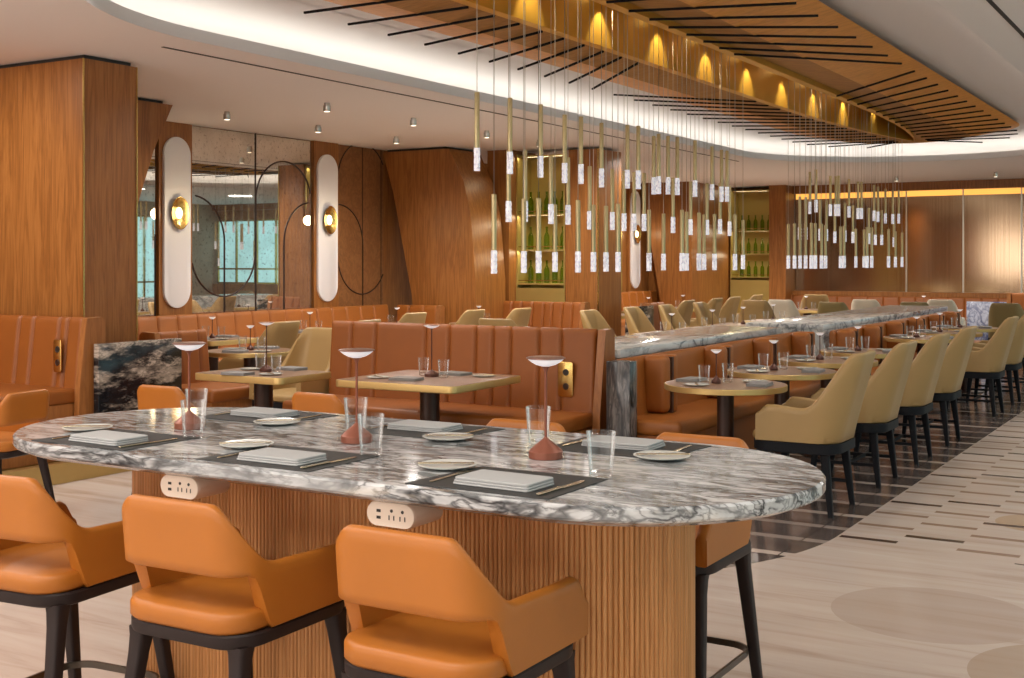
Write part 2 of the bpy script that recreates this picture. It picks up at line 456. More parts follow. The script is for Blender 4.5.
struct('trim_1', sweep_ring([(.002, 2.85), (0, 2.853), (0, 2.932), (.018, 2.935), (.02, 2.872), (.31, 2.870)]), MT['plaster_in'], ang=50)
prof = [(.30, 2.868), (.30, 2.93)]
for k in range(11):
    t = pi / 2 * k / 10
    prof.append((.30 - .70 * (1 - cos(t)), 2.95 + .21 * sin(t)))
struct('trim_2', sweep_ring(prof), MT['plaster_in'], ang=80)
inner = [(x, y) for x, y in racetrackY(OXC, OYA, OYB, OR - .35, 56, 12)]
struct('ceiling_upper', MB().rings([[(x, y, 3.165) for x, y in inner], [(x, y, 3.165) for x, y in racetrackY(-3.71, 5.9, 15.8, 1.0, 56, 12)]], False), MT['plaster_in'])
struct('trim_3', sweep_ring([(.05, 2.900), (.05, 2.922), (.09, 2.922), (.09, 2.900)]), MT['led'], ang=80)
struct('trim_4', MB().box(-6.175, -6.15, 5.75, 16.5, ZC - .004, ZC + .02), MT['slot'])
struct('trim_5', MB().box(-1.21, -1.185, 5.0, 16.5, ZC - .004, ZC + .02), MT['slot'])

# ------------------------------------------------------------------ canopy with trough
CX = -3.71
canopy = thing('ceiling_canopy', 'oval walnut ceiling canopy with black slats and a gold lined trough', 'ceiling canopy', (CX, 11, 3.0))
def rel(o): o.location = (-CX, -11, -3.0); return o
YA, YE = 5.9, 15.8
def ringpts(r, z, ya=YA, yb=YE): return [(x, y, z) for x, y in racetrackY(CX, ya, yb, r, 48, 12)]
def inner_ring(hw, z):
    # long narrow trough outline with pointed far tip
    pts = []
    n = 108
    L0, L1 = 3.6, 16.45
    base = racetrackY(CX, YA, YE, 1.0, 48, 12)
    for x, y in base:
        ux = (x - CX)
        yy = y
        if y > YE: yy = YE + (y - YE) * .65
        if y < YA: yy = YA + (y - YA) * .65
        tp = 1.0
        if yy > 12.5: tp = max(0, 1 - ((yy - 12.5) / (16.45 - 12.5)) ** 2.2)
        pts.append((CX + max(-1, min(1, ux)) * hw * tp, yy, z))
    return pts
pm = MB().rings([ringpts(.79, 2.995, YA, YE), ringpts(1.36, 3.10), ringpts(1.34, 3.115)], False)
rel(put('wood_panel', pm, MT['canopy'], canopy, ang=50))
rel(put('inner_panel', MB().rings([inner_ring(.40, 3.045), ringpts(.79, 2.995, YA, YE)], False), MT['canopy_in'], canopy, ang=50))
tm = MB().rings([inner_ring(.40, 3.05), inner_ring(.40, 3.000), inner_ring(.325, 3.000), inner_ring(.325, 3.38)], False)
pts = inner_ring(.325, 3.38); tm.add(pts, [tuple(range(len(pts)))])
rel(put('gold_trough', tm, MT['gold'], canopy, ang=25))
for side in (-1, 1):
    Yo = 4.6
    while Yo < 17.0:
        if Yo < 10.3: d = -(Yo - 6.2) * .30
        else: d = 1.15 * max(0, (16.6 - Yo) / 6.2)
        if Yo < 6.2: d = 0.
        xo = 1.375
        if Yo > YE: xo = sqrt(max(.02, 1.36 ** 2 - (Yo - YE) ** 2)) - .02
        if Yo < YA: xo = sqrt(max(.02, 1.36 ** 2 - (Yo - YA) ** 2)) - .02
        Yi = min(Yo + d, 16.3); xi = .40 if Yi < 13 else .40 - .22 * (Yi - 13) / 3.4
        if xo > xi + .25 :
            p0 = Vector((CX + side * xi, Yi, 2.985)); p1 = Vector((CX + side * xo, Yo, 2.985))
            dv = (p1 - p0).normalized(); w = Vector((-dv.y, dv.x, 0)) * .0075
            vs = [p0 - w, p1 - w, p1 + w, p0 + w]
            vs = [v[:] for v in vs] + [(v.x, v.y, 2.999) for v in vs]
            sm = MB().add(vs, [(3, 2, 1, 0), (4, 5, 6, 7), (0, 1, 5, 4), (1, 2, 6, 5), (2, 3, 7, 6), (3, 0, 4, 7)])
            rel(put('slat', sm, MT['slat'], canopy))
        Yo += .44
def add_light(name, kind, loc, energy, color=(1, .86, .70), size=.15, rot=(0, 0, 0), spot=None, blend=.6, parent=None, size_y=None):
    l = bpy.data.lights.new(name, kind); l.energy = energy; l.color = color
    if kind == 'AREA':
        l.shape = 'DISK' if size_y is None else 'RECTANGLE'; l.size = size
        if size_y: l.size_y = size_y
    else: l.shadow_soft_size = size
    if kind == 'SPOT': l.spot_size = spot or radians(90); l.spot_blend = blend
    o = bpy.data.objects.new(name, l); COL.objects.link(o); o.location = loc; o.rotation_euler = rot
    if parent: o.parent = parent
    return o
for k in range(11):
    y = 4.9 + k * 1.02
    s = MB().lathe([(.022, 3.345), (.022, 3.378)], 14, None, (CX - .18, y)); rel(put('spotlight', s, MT['spotlens'], canopy))
    add_light('trough_lamp', 'SPOT', (CX - .18, y, 3.335), 26, (1, .80, .48), .02, (0, radians(24), 0), radians(70), .5)
    s = MB().lathe([(.03, 3.345), (.03, 3.378)], 14, None, (CX + .2, y + .5)); rel(put('spotlight', s, MT['spotlens'], canopy))
    add_light('trough_lamp', 'SPOT', (CX + .2, y + .5, 3.335), 10, (1, .80, .48), .02, (0, radians(12), 0), radians(80), .5)

# ------------------------------------------------------------------ pendants
def pendant_src():
    r = thing('pendant_light', 'x x x x', 'pendant light')
    put('rod', MB().lathe([(.012, .128), (.0148, .13), (.0148, .44), (.0135, .445)], 12), MT['rod'], r)
    cr = MB()
    rs = []
    for i in range(11):
        z = .13 * i / 10
        rs.append([((.0185 + .0016 * sin(i * 2.4 + k * 1.7)) * cos(2 * pi * k / 8), (.0185 + .0016 * sin(i * 2.4 + k * 1.7)) * sin(2 * pi * k / 8), z) for k in range(8)])
    cr.rings(rs); put('crystal', cr, MT['crystal'], r)
    return r
PK = Kind(pendant_src)
WIRE = {}
F_ = (-sin(radians(31)), cos(radians(31))); R_ = (cos(radians(31)), sin(radians(31)))
PEND = {
 ('high', 'left'): [(477,171),(510,174),(540.5,177.5),(564.6,183),(581,184),(601.5,187.4),(627.4,188.5),(638.3,189),(653.7,194.4),(658.7,194),(668,194.4),(677.3,195),(695,196.8),(712,200),(721.5,201.8),(727,201.8)],
 ('middle', 'left'): [(508.6,222),(525,222),(551,224),(568,224.6),(589.7,229.5),(612.3,230),(624,231),(634,231),(644,231),(673,233),(690.6,235),(707,235),(720,234),(729.6,236)],
 ('low', 'left'): [(494,270),(523.8,269.5),(538.6,269.5),(555,269),(578,269),(593.4,269),(606,269),(618,269),(649,269),(663.5,269),(682,269),(686.5,269),(699,269),(704,269),(714.5,269),(735,269),(743,269)],
 ('high', 'right'): [(810,214),(816,212.4),(830.4,216),(835.7,216),(838.5,216),(849,217.5),(858,219),(861.5,219),(874,221),(878,222),(885.4,223.5),(892.7,224),(898.7,223.5)],
 ('middle', 'right'): [(799.8,239.6),(805.8,239.6),(820,240.7),(826.4,241),(834.8,243),(845,241.8),(853,243),(869,244),(875.3,245),(881.7,245),(893.8,247)],
 ('low', 'right'): [(788.3,268),(794.5,268),(800,268),(805.6,268),(811.3,268),(815.3,268),(821.5,268),(825.5,268),(840.5,268),(844,268),(855.8,268),(864,268),(867,268),(871.7,268),(888.5,268),(895.4,268),(902,268)]}
taken = []
for (tier, side), lst in PEND.items():
    for i, (ax, ay) in enumerate(lst):
        s = (ax - 512) / 1220; kx = F_[0] + s * R_[0]; ky = F_[1] + s * R_[1]
        for tries in range(60):
            X = CX + random.choice((-.2, -.1, 0, .1, .2))
            if tier != 'low':
                zt = 1.935 if tier == 'high' else 1.668
                X = kx * (zt - 1.42) * 1220 / (262 - ay)
                X = max(CX - .24, min(CX + .24, X)) + (random.uniform(-.09, .09) if tries else 0)
            t = X / kx; y = ky * t
            if all(hypot(X - a, y - b) > .07 for a, b in taken): break
        taken.append((X, y))
        zb = 1.42 + (262 - ay) * t / 1220 if tier != 'low' else 1.355
        p = PK((X, y, zb), random.random() * 6, 'slim brass pendant, %s from the left in the %s tier of the %s cluster' % (ORD[i], tier, side), 'brass rod pendants, %s cluster' % side)
        wm = MB().box(-.0017, .0017, -.0017, .0017, .44, 3.38 - zb)
        wo = put('wire', wm, MT['cord'], p)

# ------------------------------------------------------------------ counter table
TX0, TX1, TYC, TR, TZ = -3.395, -.85, 2.785, .50, .90
counter = thing('counter_table', 'long marble topped communal counter table on a fluted oak base', 'table', (-2.12, TYC, 0))
def crel(o): o.location = (2.12, -TYC, 0); return o
ro = racetrack(TX0 + TR, TX1 - TR, TYC, TR, 36)
tp = MB().stack(ro, [(.035, TZ - .048), (.004, TZ - .034), (0, TZ - .028), (0, TZ - .006), (.006, TZ)])
crel(put('countertop', tp, MT['marble'], counter, ang=25))
def fluted():
    path = racetrack(-2.835, -1.452, 2.86, .243, 60)
    # resample evenly
    P = path + [path[0]]; L = [0]
    for a, b in zip(P, P[1:]): L.append(L[-1] + hypot(b[0] - a[0], b[1] - a[1]))
    tot = L[-1]; nf = 320; out = []
    prof = [(0, 0), (.12, .0045), (.3, .0062), (.5, .0066), (.7, .0062), (.88, .0045)]
    j = 0
    for i in range(nf):
        for u, d in prof:
            s = (i + u) / nf * tot
            while L[j + 1] < s: j += 1
            a, b = P[j], P[j + 1]; q = (s - L[j]) / (L[j + 1] - L[j]); dx, dy = b[0] - a[0], b[1] - a[1]; l = hypot(dx, dy)
            out.append((a[0] + dx * q + dy / l * d, a[1] + dy * q - dx / l * d))
    mb = MB()
    mb.rings([[(x, y, .03) for x, y in out], [(x, y, TZ - .047) for x, y in out]], True)
    return mb
crel(put('fluted_base', fluted(), MT['oak_flute'], counter, ang=50))
crel(put('plinth', MB().stack(racetrack(-2.835, -1.452, 2.86, .232, 30), [(0, 0), (0, .03)]), MT['brass_soft'], counter))
def outlet(x):
    # casing with rounded ends hung under the top, front face towards -y
    o2 = []
    w, h = .073, .030
    z0 = TZ - .05 - h - .001
    prof = []
    for k in range(13): t = -pi / 2 + pi * k / 12; prof.append((w - h + h * cos(t), h * sin(t)))
    for k in range(13): t = pi / 2 + pi * k / 12; prof.append((-(w - h) + h * cos(t), h * sin(t)))
    c = MB().rings([[(x + p[0] * k, y, z0 + p[1] * k) for p in prof] for k, y in ((.95, 2.336), (1, 2.341), (1, 2.45))])
    oc = crel(put('outlet_box', c, MT['outlet'], counter, label='blush coloured power outlet box'))
    f = MB().rings([[(x + p[0] * .95, y, z0 + p[1] * .95) for p in prof] for y in (2.3355, 2.334)])
    put('face_plate', f, MT['outlet_face'], oc)
    for dx in (.004, .036):
        hm = MB()
        hm.lathe([(.0042, 0), (.0042, .001)], 10, Matrix.Translation((x + dx, 2.3342, z0 + .010)) @ Matrix.Rotation(pi / 2, 4, 'X'))
        hm.box(x + dx - .0085, x + dx - .0055, 2.3332, 2.3342, z0 - .012, z0 - .001); hm.box(x + dx + .0055, x + dx + .0085, 2.3332, 2.3342, z0 - .012, z0 - .001)
        put('socket', hm, MT['hole'], oc)
    hm = MB(); hm.box(x - .040, x - .028, 2.3332, 2.3342, z0 + .004, z0 + .011); hm.box(x - .040, x - .028, 2.3332, 2.3342, z0 - .012, z0 - .005)
    put('charging_port', hm, MT['hole'], oc)
outlet(-2.44); outlet(-1.74)

# ------------------------------------------------------------------ tableware
def tumbler1():
    mb = MB()
    prof = [(.0005, .0005), (.026, .0), (.0285, .003), (.029, .02), (.036, .110)]
    n = 32
    mb.rings([[(r * cos(2 * pi * k / n), r * sin(2 * pi * k / n), z) for k in range(n)] for r, z in prof], False)
    mb.lathe([(.004, .0145), (.024, .0145), (.0268, .017)], n)
    mb.tube([(.0357 * cos(2 * pi * k / n), .0357 * sin(2 * pi * k / n), .1105) for k in range(n)], .0009, 6, True)
    o = put('tumbler', mb, MT['glass'], None, ang=50)
    o['category'] = 'glass'; return o
TUMBLER = Kind(tumbler1)
def lamp_src():
    r = thing('table_lamp', 'x x x x', 'table lamp')
    put('lamp_base', MB().lathe([(.044, 0), (.0455, .002), (.0455, .019), (.044, .021), (.026, .037), (.007, .052), (.005, .056)], 28), MT['copper'], r)
    put('stem', MB().lathe([(.0036, .05), (.0036, .226), (.006, .236), (.0125, .2434)], 12), MT['copper'], r)
    sh = put('lamp_shade', MB().lathe([(.010, .2528), (.047, .2628), (.0525, .2650), (.0525, .2665), (.048, .2685), (.01, .2695)], 32), MT['shade_top'], r)
    put('diffuser', MB().lathe([(.012, .2435), (.026, .2475), (.038, .2540), (.0475, .2622), (.044, .2626), (.01, .252)], 32), MT['shade_glow'], sh)
    return r
def lamp_var(h, k):
    def f():
        r = thing('table_lamp', 'x x x x', 'table lamp')
        put('lamp_base', MB().lathe([(.044 * k, 0), (.0455 * k, .002), (.0455 * k, .017), (.044 * k, .019), (.026 * k, .030), (.006, .042), (.005, .046)], 24), MT['copper_dark'], r)
        put('stem', MB().lathe([(.0036, .04), (.0036, h - .036), (.006, h - .028), (.0095, h - .0221)], 10), MT['copper_dark'], r)
        sh = put('lamp_shade', MB().lathe([(.010, h - .010), (.047 * k, h - .006), (.0525 * k, h - .0045), (.0525 * k, h - .003), (.048 * k, h - .001), (.01, h)], 28), MT['shade_top' if k > .8 else 'shade_pale'], r)
        put('diffuser', MB().lathe([(.009, h - .022), (.026 * k, h - .018), (.038 * k, h - .012), (.047 * k, h - .0066), (.044 * k, h - .0062), (.008, h - .012)], 28), MT['shade_glow'], sh)
        return r
    return Kind(f)
MT['shade_pale'] = plain('pale lamp disc', (.75, .70, .66), .35)  # pale colour stands in for light caught on the small shade tops
MT['copper_dark'] = plain('dark bronze lacquer', (.10, .038, .026), .36, .35)
TALL, SMALL = lamp_var(.325, 1.0), lamp_var(.20, .62)
LAMP = Kind(lamp_src)
def plate_src():
    r = thing('bread_plate', 'x x x x', 'plate')
    put('dish', MB().lathe([(.045, 0), (.050, .0015), (.068, .0045), (.0750, .0078), (.0755, .0088), (.073, .0090), (.062, .0065), (.045, .005), (.01, .0048)], 36), MT['ceramic'], r, ang=50)
    kn = MB().stack(rrect(-.0055, .0055, -.075, .01, .004, 3), [(.001, .0092), (0, .0102), (0, .0118), (.001, .0128)])
    kn.stack(rrect(-.0085, .0085, .01, .068, .006, 3), [(.001, .0096), (0, .0105), (.001, .0114)])
    put('butter_knife', kn, MT['steel'], r)
    return r
def napkin_mesh(w=.105, d=.062, dark=False):
    mb = MB()
    for i, (z0, z1, s, ox) in enumerate(((0, .0052, 1., 0), (.0054, .0108, .985, .0012), (.0110, .0175, .97, .003))):
        mb.stack(rrect(-w * s, w * s, -d * s + ox, d * s + ox, .010, 4), [(.0016, z0), (0, z0 + .0014), (0, z1 - .0018), (.0016, z1 - .0003), (.008, z1 + .0001)])
    return mb.mesh('napkin', MT['linen_dark' if dark else 'linen'])
def fork_mesh():
    mb = MB().stack(rrect(-.005, .005, -.09, .03, .004, 3), [(.001, .0008), (0, .0016), (.001, .0026)])
    mb.stack([(-.004, .03), (.004, .03), (.010, .045), (.010, .05), (-.010, .05), (-.010, .045)], [(0, .001), (0, .0024)])
    for k in range(4): mb.box(-.010 + k * .0058, -.010 + k * .0058 + .0026, .05, .085, .001, .0024)
    return mb.mesh('fork', MT['steel'])
def knife_mesh():
    mb = MB().stack(rrect(-.0065, .0065, -.105, 0, .005, 3), [(.001, .0008), (0, .002), (0, .0035), (.0012, .0046)])
    mb.stack([(-.007, 0), (.008, 0), (.010, .05), (.008, .09), (0, .108), (-.006, .1)], [(0, .001), (0, .0024)])
    return mb.mesh('knife', MT['steel'])
FORK, KNIFE = fork_mesh(), knife_mesh()
NAP, NAPD = napkin_mesh(), napkin_mesh(.095, .062, True)
PLATE = Kind(plate_src)
def simple(name, data, cat):
    def f():
        o = new(name, data); o['category'] = cat; return o
    return Kind(f)
KN, KND, KF, KK = simple('napkin', NAP, 'napkin'), simple('napkin', NAPD, 'napkin'), simple('fork', FORK, 'fork'), simple('table_knife', KNIFE, 'knife')
matm = MB().stack([(-.2, -.145), (.185, -.145), (.185, .145), (-.17, .145)], [(0, 0), (0, .0022)]).mesh('placemat', MT['placemat'])
KM = simple('placemat', matm, 'placemat')
seats = [(-2.83, 'outer'), (-2.17, 'middle'), (-1.49, 'right')]
wordx = ['left', 'middle', 'right']
for i, (x, _) in enumerate(seats):
    for far in (0, 1):
        y = 2.47 if not far else 3.095
        rz = 0 if not far else pi
        sd = 'far' if far else 'stool'
        w = '%s %s place of the counter' % (wordx[i], 'far-side' if far else 'near-side')
        z = TZ
        def off(dx, dy):
            return (x + dx * cos(rz) - dy * sin(rz), y + dx * sin(rz) + dy * cos(rz))
        KM((x, y, z), rz, 'charcoal placemat at the ' + w, 'counter placemats')
        KN((*off(.01, -.045 if not far else -.01), z + .0025), rz + random.uniform(-.05, .05), 'folded grey linen napkin at the ' + w, 'counter napkins')
        KF((*off(-.155, -.02), z + .0025), rz + .03, 'champagne metal fork at the ' + w, 'counter forks')
        KK((*off(.15, -.02), z + .0025), rz - .03, 'champagne metal knife at the ' + w, 'counter knives')
        PLATE((*off(-.235 if not far else -.17, .085 if not far else .13), z + .0025), rz + radians(random.uniform(-65, -45)), 'white bread plate with butter knife at the ' + w, 'counter bread plates')
for (x, y), s in (((-1.33, 2.63), 'right-hand lamp, nearer the stools'), ((-1.71, 2.99), 'right-hand lamp, on its far side'), ((-2.01, 2.61), 'middle lamp, nearer the stools'), ((-2.29, 2.90), 'middle lamp, on its far side'), ((-2.66, 2.60), 'left-hand lamp, nearer the stools'), ((-2.89, 2.84), 'left-hand lamp, on its far side')):
    TUMBLER((x, y, TZ + .0005), 0, 'clear tumbler by the counter\'s ' + s, 'tumblers on the marble counter')
for (x, y), s in (((-1.59, 2.82), 'right-hand one of three'), ((-2.2, 2.79), 'middle one of three'), ((-2.83, 2.75), 'left-hand one of three')):
    LAMP((x, y, TZ), 0, 'slim copper table lamp on the marble counter, ' + s, 'lamps on the marble counter')

# ------------------------------------------------------------------ chair shells
def ushell(W, D, R, top, bot, lean, th, z_ref, nu=64, taper=.0):
    """U-shaped wrap shell open at +y. top(u), bot(u) with u=0..1 from front right round the back to front left; lean(u, z) -> outward y shift"""
    hw, hd = W / 2, D / 2
    segs = [('l', (hw, hd), (hw, -hd + R)), ('a', (hw - R, -hd + R), 0), ('l', (hw - R, -hd), (-hw + R, -hd)), ('a', (-hw + R, -hd + R), 1), ('l', (-hw, -hd + R), (-hw, hd))]
    lens = [D - R, R * pi / 2, W - 2 * R, R * pi / 2, D - R]; tot = sum(lens)
    def at(u):
        s = u * tot
        for (k, *a), l in zip(segs, lens):
            if s <= l + 1e-9 or (k, *a) == segs[-1]:
                q = min(1, s / l)
                if k == 'l':
                    p = (a[0][0] + (a[1][0] - a[0][0]) * q, a[0][1] + (a[1][1] - a[0][1]) * q)
                    dx, dy = a[1][0] - a[0][0], a[1][1] - a[0][1]; ll = hypot(dx, dy); n = (-dy / ll, dx / ll)
                    n = (-n[0], -n[1])
                    return p, (-dy / ll * -1 * -1, dx / ll) if False else (p_normal(k, a, q))
                else:
                    return (p_arc(a, q)), p_normal(k, a, q)
            s -= l
    def p_arc(a, q):
        th0 = 0 if a[1] == 0 else -pi / 2
        t = th0 - q * pi / 2
        return (a[0][0] + R * cos(t), a[0][1] + R * sin(t))
    def p_normal(k, a, q):
        if k == 'l':
            dx, dy = a[1][0] - a[0][0], a[1][1] - a[0][1]; l = hypot(dx, dy); return (-dy / l * 1.0, dx / l * 1.0) if False else (-dy / l if False else (1., 0.) if dy < 0 else (-1., 0.) if dy > 0 else (0., -1.))
        th0 = 0 if a[1] == 0 else -pi / 2
        t = th0 - q * pi / 2; return (cos(t), sin(t))
    rings = []
    m = 8
    for i in range(nu + 1):
        u = i / nu
        p, n = at(u)
        zt, zb = top(u), bot(u)
        loop = []
        def P(z, side):
            sh = lean(u, z)
            o = side
            # body narrows a little with depth of inner side
            return (p[0] * (1 - taper * max(0, z - z_ref)) - n[0] * o, p[1] - n[1] * o - sh, z)
        for k in range(m): loop.append(P(zb + .004 + (zt - .35 * th - zb - .004) * k / (m - 1), 0))
        loop.append(P(zt - .1 * th, .16 * th)); loop.append(P(zt, .5 * th)); loop.append(P(zt - .1 * th, .84 * th))
        for k in range(m): loop.append(P(zt - .35 * th + (zb + .004 - zt + .35 * th) * k / (m - 1), th))
        loop.append(P(zb, .8 * th)); loop.append(P(zb, .2 * th))
        rings.append(loop)
    return MB().rings(rings, True)

def make_stool(low=False, label='x x x x'):
    """low: same chair at dining height"""
    r = thing('armchair' if low else 'counter_stool', label, 'chair' if low else 'stool')
    dz = -.13 if low else 0.
    W, D = .415, .45
    def top(u):
        a = abs(u - .5) * 2           # 0 at back middle, 1 at the arm front
        base = .700 - .06 * sstep(.92, 1, a) - .006 * sstep(.5, .8, a)
        return base + (.855 - base) * (1 - sstep(.20, .53, a)) ** 1.35 + dz
    def bot(u):
        a = abs(u - .5) * 2
        return .545 + (.682 - .545) * (1 - sstep(.36, .46, a)) + dz
    def lean(u, z):
        a = abs(u - .5) * 2
        return (1 - sstep(.25, .75, a)) * .10 * max(0, z - dz - .55)
    put('backrest', ushell(W, D, .085, top, bot, lean, .036, .55 + dz, 96), MT['stool'], r, ang=60)
    seat = MB().stack(rrect(-W / 2 + .012, W / 2 - .012, -D / 2 - .012, D / 2 + .012, .09, 8), pad_prof(.545 + dz, .597 + dz, .016, 4, .008))
    put('seat', seat, MT['stool'], r, ang=60)
    fr = MB().stack(rrect(-W / 2 + .004, W / 2 - .004, -D / 2 - .004, D / 2 + .004, .095, 8), [(.02, .505 + dz), (.004, .512 + dz), (0, .52 + dz), (0, .54 + dz), (.004, .545 + dz)])
    put('seat_frame', fr, MT['black'], r)
    for sx in (-1, 1):
        for sy in (-1, 1):
            lm = MB()
            zt = .515 + dz
            x0, y0 = sx * (W / 2 - .046), sy * (D / 2 - .050)
            x1, y1 = sx * (W / 2 - .010), sy * (D / 2 + .030)
            mid = lambda q: (x0 + (x1 - x0) * q, y0 + (y1 - y0) * q, zt * (1 - q))
            def sq(p, a):
                return [(p[0] + x, p[1] + y, p[2]) for x, y in rrect(-a, a, -a, a, a * .45, 3)]
            lm.rings([sq(mid(1), .0135), sq(mid(.5), .018), sq(mid(.12), .021), sq(mid(.04), .024), sq(mid(0), .028)])
            put('leg', lm, MT['black'], r)
    if not low:
        zr = .19; q = 1 - zr / .515
        xr, yr = W / 2 - .026, D / 2 + .012
        pts = [(x, y, zr) for x, y in rrect(-xr, xr, -yr, yr, .08, 8)]
        rr = MB()
        hw, hh = .004, .010
        n = len(pts); rs = []
        for i, p in enumerate(pts):
            a, b = Vector(pts[i - 1]), Vector(pts[(i + 1) % n]); t = (b - a).normalized(); nn = Vector((t.y, -t.x, 0))
            P = Vector(p); rs.append([P + nn * hw + Vector((0, 0, hh)), P + nn * hw - Vector((0, 0, hh)), P - nn * hw - Vector((0, 0, hh)), P - nn * hw + Vector((0, 0, hh))])
        rs.append(rs[0]); rr.rings(rs, False)
        put('foot_ring', rr, plain('dark bronze ring', (.10, .085, .07), .3, .9) if 'ringm' not in MT else MT['ringm'], r)
    return r
STOOL = Kind(lambda: make_stool(False)); LOWC = Kind(lambda: make_stool(True))
for (x, y, rz, l) in ((-1.525, 2.315, 0, 'at the right-hand place on the near side of the marble counter'),
                      (-2.20, 2.315, .02, 'at the middle place on the near side of the marble counter'),
                      (-2.88, 2.315, .10, 'at the left-hand place on the near side of the marble counter'),
                      (-1.525, 3.50, pi, 'behind the right-hand end of the marble counter'),
                      (-2.20, 3.52, pi, 'behind the middle of the marble counter')):
    STOOL((x, y, 0), rz, 'tan orange leather stool ' + l, 'counter stools')
LOWC((-5.25, 5.10, 0), .05, 'orange leather armchair before the black marble slab, back turned', 'orange armchairs')
LOWC((-4.22, 5.25, 0), -.04, 'orange leather armchair at the square booth table, back turned', 'orange armchairs')
LOWC((-5.86, 4.25, 0), radians(100), 'orange leather armchair in front of the column side bench', 'orange armchairs')

# ------------------------------------------------------------------ beige dining chairs
def make_dining(mat, tall=True):
    r = thing('dining_chair', 'x x x x', 'chair')
    W, D = .50, .46
    ztop = .915 if tall else .88
    def top(u):
        a = abs(u - .5) * 2
        base = .60 + .012 * sstep(.6, .85, a) - .05 * sstep(.90, 1, a)
        return base + (ztop - base) * (1 - sstep(.27, .60, a)) ** 1.3
    def bot(u): return .405
    def lean(u, z):
        a = abs(u - .5) * 2
        return (1 - sstep(.2, .7, a)) * .27 * max(0, z - .42)
    put('backrest', ushell(W, D, .15, top, bot, lean, .042, .42, 64, .10), MT[mat], r, ang=60)
    put('seat', MB().stack(rrect(-W / 2 + .015, W / 2 - .015, -D / 2 + .01, D / 2 + .05, .10, 8), pad_prof(.405, .455, .02, 4, .01)), MT[mat], r, ang=60)
    put('seat_frame', MB().stack(rrect(-W / 2 - .002, W / 2 + .002, -D / 2 - .003, D / 2 + .045, .13, 8), [(.01, .345), (0, .35), (0, .404), (.004, .405)]), MT['blackpaint'], r)
    for sx in (-1, 1):
        for sy in (-1, 1):
            x0, y0 = sx * (W / 2 - .055), sy * (D / 2 - .055) + .02
            x1, y1 = sx * (W / 2 - .035), sy * (D / 2 - .015) + .02
            def sq(p, a): return [(p[0] + x, p[1] + y, p[2]) for x, y in rrect(-a, a, -a, a, a * .35, 3)]
            put('leg', MB().rings([sq((x1, y1, 0), .014), sq((x0, y0, .348), .024)]), MT['blackpaint'], r)
    st = MB()
    for sx in (-1, 1): st.box(sx * (W / 2 - .045) - .008, sx * (W / 2 - .045) + .008, -D / 2 + .06, D / 2 - .02, .13, .15)
    st.box(-W / 2 + .05, W / 2 - .05, -.008, .008, .13, .15)
    put('stretcher', st, MT['blackpaint'], r)
    return r
DC = Kind(lambda: make_dining('beige')); DCO = Kind(lambda: make_dining('olive', False)); DCC = Kind(lambda: make_dining('cream', False))
rowY = [6.93 + 1.03 * k for k in range(8)]
for k, y in enumerate(rowY):
    if k == 4: continue
    kk = k - (k > 4)
    DC((-2.165, y, 0), pi / 2, 'beige leather armchair at the %s round table along the divider bench' % ORD[kk], 'beige chairs beside the walkway')

# ------------------------------------------------------------------ tables
def ped_round(R=.36):
    r = thing('round_table', 'x x x x', 'table')
    n = 40; oc = [(R * cos(2 * pi * k / n), R * sin(2 * pi * k / n)) for k in range(n)]
    t = put('tabletop', MB().stack(oc, [(.004, .665), (0, .668), (0, .697), (.002, .699)]), MT['brass_soft'], r)
    put('surface', MB().stack([(p[0] * .985, p[1] * .985) for p in oc], [(0, .6985), (0, .700)]), MT['tabletop'], t)
    put('pedestal', MB().lathe([(.05, .012), (.05, .668)], 24), MT['darkbrown'], r)
    put('foot_plate', MB().lathe([(.20, 0), (.20, .008), (.19, .012)], 32), MT['darkbrown'], r)
    return r
def ped_rect(a, b):
    def f():
        r = thing('square_table', 'x x x x', 'table')
        oc = rrect(-a, a, -b, b, .05, 5)
        t = put('tabletop', MB().stack(oc, [(.004, .655), (0, .66), (0, .694), (.002, .6985)]), MT['brass_soft'], r)
        put('surface', MB().stack(rrect(-a + .008, a - .008, -b + .008, b - .008, .045, 5), [(0, .6982), (0, .700)]), MT['tabletop'], t)
        put('pedestal', MB().lathe([(.062, .012), (.062, .66)], 24), MT['darkbrown'], r)
        put('foot_plate', MB().lathe([(.19, 0), (.19, .008), (.18, .012)], 32), MT['darkbrown'], r)
        return r
    return f
RT = Kind(ped_round); SQ = Kind(ped_rect(.44, .41)); SQ2 = Kind(ped_rect(.37, .27)); SM = Kind(ped_rect(.33, .33))
def dress(cx, cy, rz, w, full=True, R=.3, lamp=None):
    """lamp, glasses, napkins and plates on a table; w ends the label"""
    def P(dx, dy, dz=.0005): return (cx + dx * cos(rz) - dy * sin(rz), cy + dx * sin(rz) + dy * cos(rz), .70 + dz)
    (lamp or SMALL)(P(-.02, .05), 0, 'slim bronze table lamp on the ' + w, 'lamps on the dining tables')
    TUMBLER(P(-.11, .09), 0, 'clear tumbler behind the lamp on the ' + w, 'tumblers on the dining tables')
    TUMBLER(P(.09, .02), 0, 'clear tumbler before the lamp on the ' + w, 'tumblers on the dining tables')
    if full:
        KND(P(-.02, -.22), rz + .1, 'folded grey napkin at the front of the ' + w, 'napkins on the dining tables')
        KND(P(.04, .23), rz - .1, 'folded grey napkin at the back of the ' + w, 'napkins on the dining tables')
        PLATE(P(.17, -.12) if R < .4 else P(-.25, -.2), rz + 1, 'white bread plate at the front of the ' + w, 'bread plates on the dining tables')
        PLATE(P(-.2, .1) if R < .4 else P(.26, .22), rz + 2, 'white bread plate at the back of the ' + w, 'bread plates on the dining tables')
